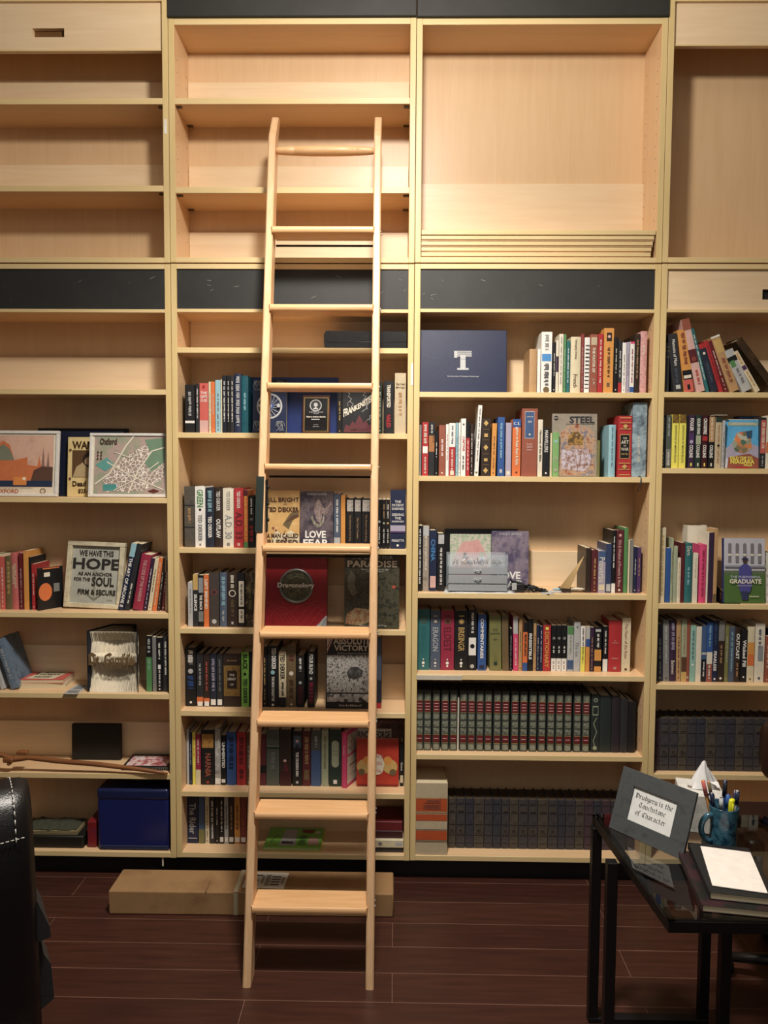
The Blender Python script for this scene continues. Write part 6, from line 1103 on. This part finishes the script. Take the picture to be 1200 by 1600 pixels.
for j in range(m_+1):
    f_ = j/m_; hgt = th_+.001+.078*f_
    for i in range(n):
        t = 2*math.pi*i/n; rr_ = (.026*(1-f_)**.9+.0015)*(1+.28*math.sin(5*t+1+3*f_)); vs.append((rr_*math.cos(t)*1.15+.006+.004*f_, rr_*math.sin(t)*.7, hgt+(.006*math.sin(3*t) if 0 < j < m_ else 0)))
q.add(vs, [(j*n+i, j*n+(i+1) % n, (j+1)*n+(i+1) % n, (j+1)*n+i) for j in range(m_) for i in range(n)], mat('#e4e4e4', .9), True)
q.add([(.0, -.006, th_+.03), (.05, -.012, th_+.012), (.048, .004, th_+.02), (.012, .0, th_+.07)], [(0, 1, 2), (0, 2, 3)], mat('#e4e4e4', .9)); q.build('tissue', tb2)
# book stack and white napkin
bk_c = [(1108,1392),(1212,1400),(1190,1322),(1084,1326)]
o = flat('book', [(1097,1414),(1216,1420),(1196,1335),(1074,1333)], TT, TT+.016, blotch(['#17181a','#3a2026','#161a18','#242424'], 16), 'dark photo-covered book lying lowest on the glass table', 'book')
o = flat('notebook', [(1109,1394),(1216,1403),(1190,1321),(1083,1322)], TT+.017, TT+.034, mat('#1b1b1c', .5), 'black covered notebook with cream pages under the white paper', 'notebook')
o = flat('paper_pad', [(1113,1383),(1197,1390),(1187,1330),(1109,1324)], TT+.035, TT+.038, mat('#e9e2da', .7), 'square white folded paper lying on the black notebook', 'paper', pages=False)
# ------------------------------------------------------------------ black leather armchair at the left, seen from behind
LE = mat('#0d0d0f', .34, 0, .5, .35, 260)
LE2 = mat('#26282a', .45, 0, .5, .3, 260)
ac = empty('armchair', (-1.05, -1.35, 0)); ARM_ = []; tag(ac, 'black leather armchair with white stitching at the left', 'armchair')
def aloc(o): ARM_.append(o); return o
pr_ = P(46, 1230, -1.25); XR = pr_.x; ztop = P(40, 1205, -1.2).z; print('chair', XR, ztop)
q = MB()
N = 12; prof = [(-1.30, .22), (-1.325, .5), (-1.33, ztop-.20), (-1.325, ztop-.10), (-1.30, ztop-.035), (-1.26, ztop-.006), (-1.21, ztop), (-1.16, ztop-.02), (-1.13, ztop-.07), (-1.14, ztop-.16), (-1.13, .5), (-1.12, .22)]
def loft(prof, xs, m, q, taper=.02):
    n = len(prof); cy = sum(p[0] for p in prof)/n; vs = []
    for k_, (x, s) in enumerate(xs):
        for y, z in prof: vs.append((x+ .02*max(0, .9-z)*(1 if x > -1.1 else -1), cy+(y-cy)*s, z-(1-s)*.03*(z/ztop)))
    fs = [tuple(range(n)), tuple((len(xs)-1)*n+i for i in range(n-1, -1, -1))]+[(k_*n+i, k_*n+(i+1) % n, (k_+1)*n+(i+1) % n, (k_+1)*n+i) for k_ in range(len(xs)-1) for i in range(n)]
    q.add(vs, fs, m, True)
loft(prof, [(XR-.62, .7), (XR-.60, .92), (XR-.58, 1), (XR-.04, 1), (XR-.015, .92), (XR, .7)], LE, q); aloc(q.build('backrest', ac))
q = MB(); zl = ztop-.075
st_m = mat('#c9c6be', .7)
xx = XR-.035; zz_pts = [(y, z) for y, z in prof[3:9]]
for (y0_, z0_), (y1_, z1_) in zip(zz_pts[:-1], zz_pts[1:]):
    if z1_ < ztop-.09 and z0_ < ztop-.09 or y0_ > -1.15: continue
    for k_ in range(4):
        f0_, f1_ = (k_+.15)/4, (k_+.75)/4; q.tube([(xx, y0_+(y1_-y0_)*f0_-.003, z0_+(z1_-z0_)*f0_+.002), (xx, y0_+(y1_-y0_)*f1_-.003, z0_+(z1_-z0_)*f1_+.002)], .0012, st_m, 5)
for k_ in range(60): xs_ = XR-.02-k_*.0095; q.tube([(xs_, -1.3285, zl-.012-.0003*k_), (xs_-.0065, -1.3285, zl-.012-.0003*k_)], .0011, st_m, 5)
aloc(q.build('stitching', ac))
# seat, arms, base
q = MB(); q.bbox(XR-.56, XR-.06, -1.12, -.62, .36, .5, LE, .04, 4); aloc(q.build('seat', ac))
for sgn, xa in ((1, XR-.05), (-1, XR-.57)):
    q = MB(); q.bbox(xa-.035, xa+.035, -1.14, -.80, .56, .62, LE2, .018, 3); q.bbox(xa-.02, xa+.02, -1.12, -.86, .3, .57, LE2, .012, 2); aloc(q.build('armrest', ac))
    q = MB(); e0 = XR-.012 if sgn > 0 else XR-.608; u_ = sgn
    q.prism([(e0-u_*.02, .72), (e0+u_*.012, .70), (e0+u_*.040, .625), (e0+u_*.042, .60), (e0-u_*.02, .595)], -1.30, -1.17, LE2, 'xz')
    q.prism([(e0-u_*.02, .593), (e0+u_*.025, .593), (e0+u_*.03, .55), (e0+u_*.045, .52), (e0+u_*.05, .44), (e0-u_*.02, .40)], -1.27, -1.19, LE2, 'xz'); aloc(q.build('side_wing', ac))
q = MB(); q.lathe([(.0, .0), (.29, .0), (.295, .012), (.26, .03), (.08, .045), (.035, .06), (.03, .36), (0, .36)], LE2, 32, (XR-.31, -.98, 0)); aloc(q.build('base', ac))
PV = Vector((XR, -1.25, 0)); ac.location = PV; ac.rotation_euler = (0, 0, math.radians(33))
for o in ARM_: o.location = -PV
# ------------------------------------------------------------------ brown leather chair behind the table, right edge
BR = mat('#2a1710', .4, 0, .5, .3, 200)
bc = empty('leather_chair', (1.45, -.45, 0)); tag(bc, 'dark brown leather chair behind the glass table at right', 'chair')
def bloc(o): o.location = -bc.location; return o
xb0 = P(1189, 1200, -.32).x; xs0 = P(1140, 1290, -.62).x; print('brown', xb0, xs0)
q = MB(); q.bbox(xb0+.01, xb0+.5, -.36, -.24, .55, P(1195, 1125, -.3).z, BR, .055, 4); bloc(q.build('backrest', bc))
q = MB(); q.bbox(xs0+.03, xs0+.58, -.80, -.30, .40, .49, BR, .035, 4); bloc(q.build('seat', bc))
for xa in (xs0+.0, xs0+.56):
    q = MB(); q.bbox(xa, xa+.055, -.74, -.34, .42, .56, BR, .02, 3); bloc(q.build('armrest', bc))
q = MB(); q.lathe([(0, .05), (.03, .05), (.028, .4), (0, .4)], mat('#1a1412', .4), 16, (xs0+.3, -.55, 0)); bloc(q.build('gas_column', bc))
for i in range(5):
    a = i*2*math.pi/5+.4; q = MB(); c0_ = Vector((xs0+.3, -.55, .075)); e_ = c0_+Vector((math.cos(a)*.24, math.sin(a)*.24, -.02)); q.tube([c0_, e_], [.022, .014], mat('#1a1412', .4), 8); o = q.build('base_leg', bc); bloc(o)
    q = MB(); q.tube([e_+Vector((-.01, 0, -.027)), e_+Vector((.01, 0, -.027))], .027, mat('#111111', .5), 14); q.build('caster', o)
for o_ in C.objects:
    if o_.parent is None and o_.get('label') and not 4 <= len(o_['label'].split()) <= 16: print('LEN', len(o_['label'].split()), o_['label'])
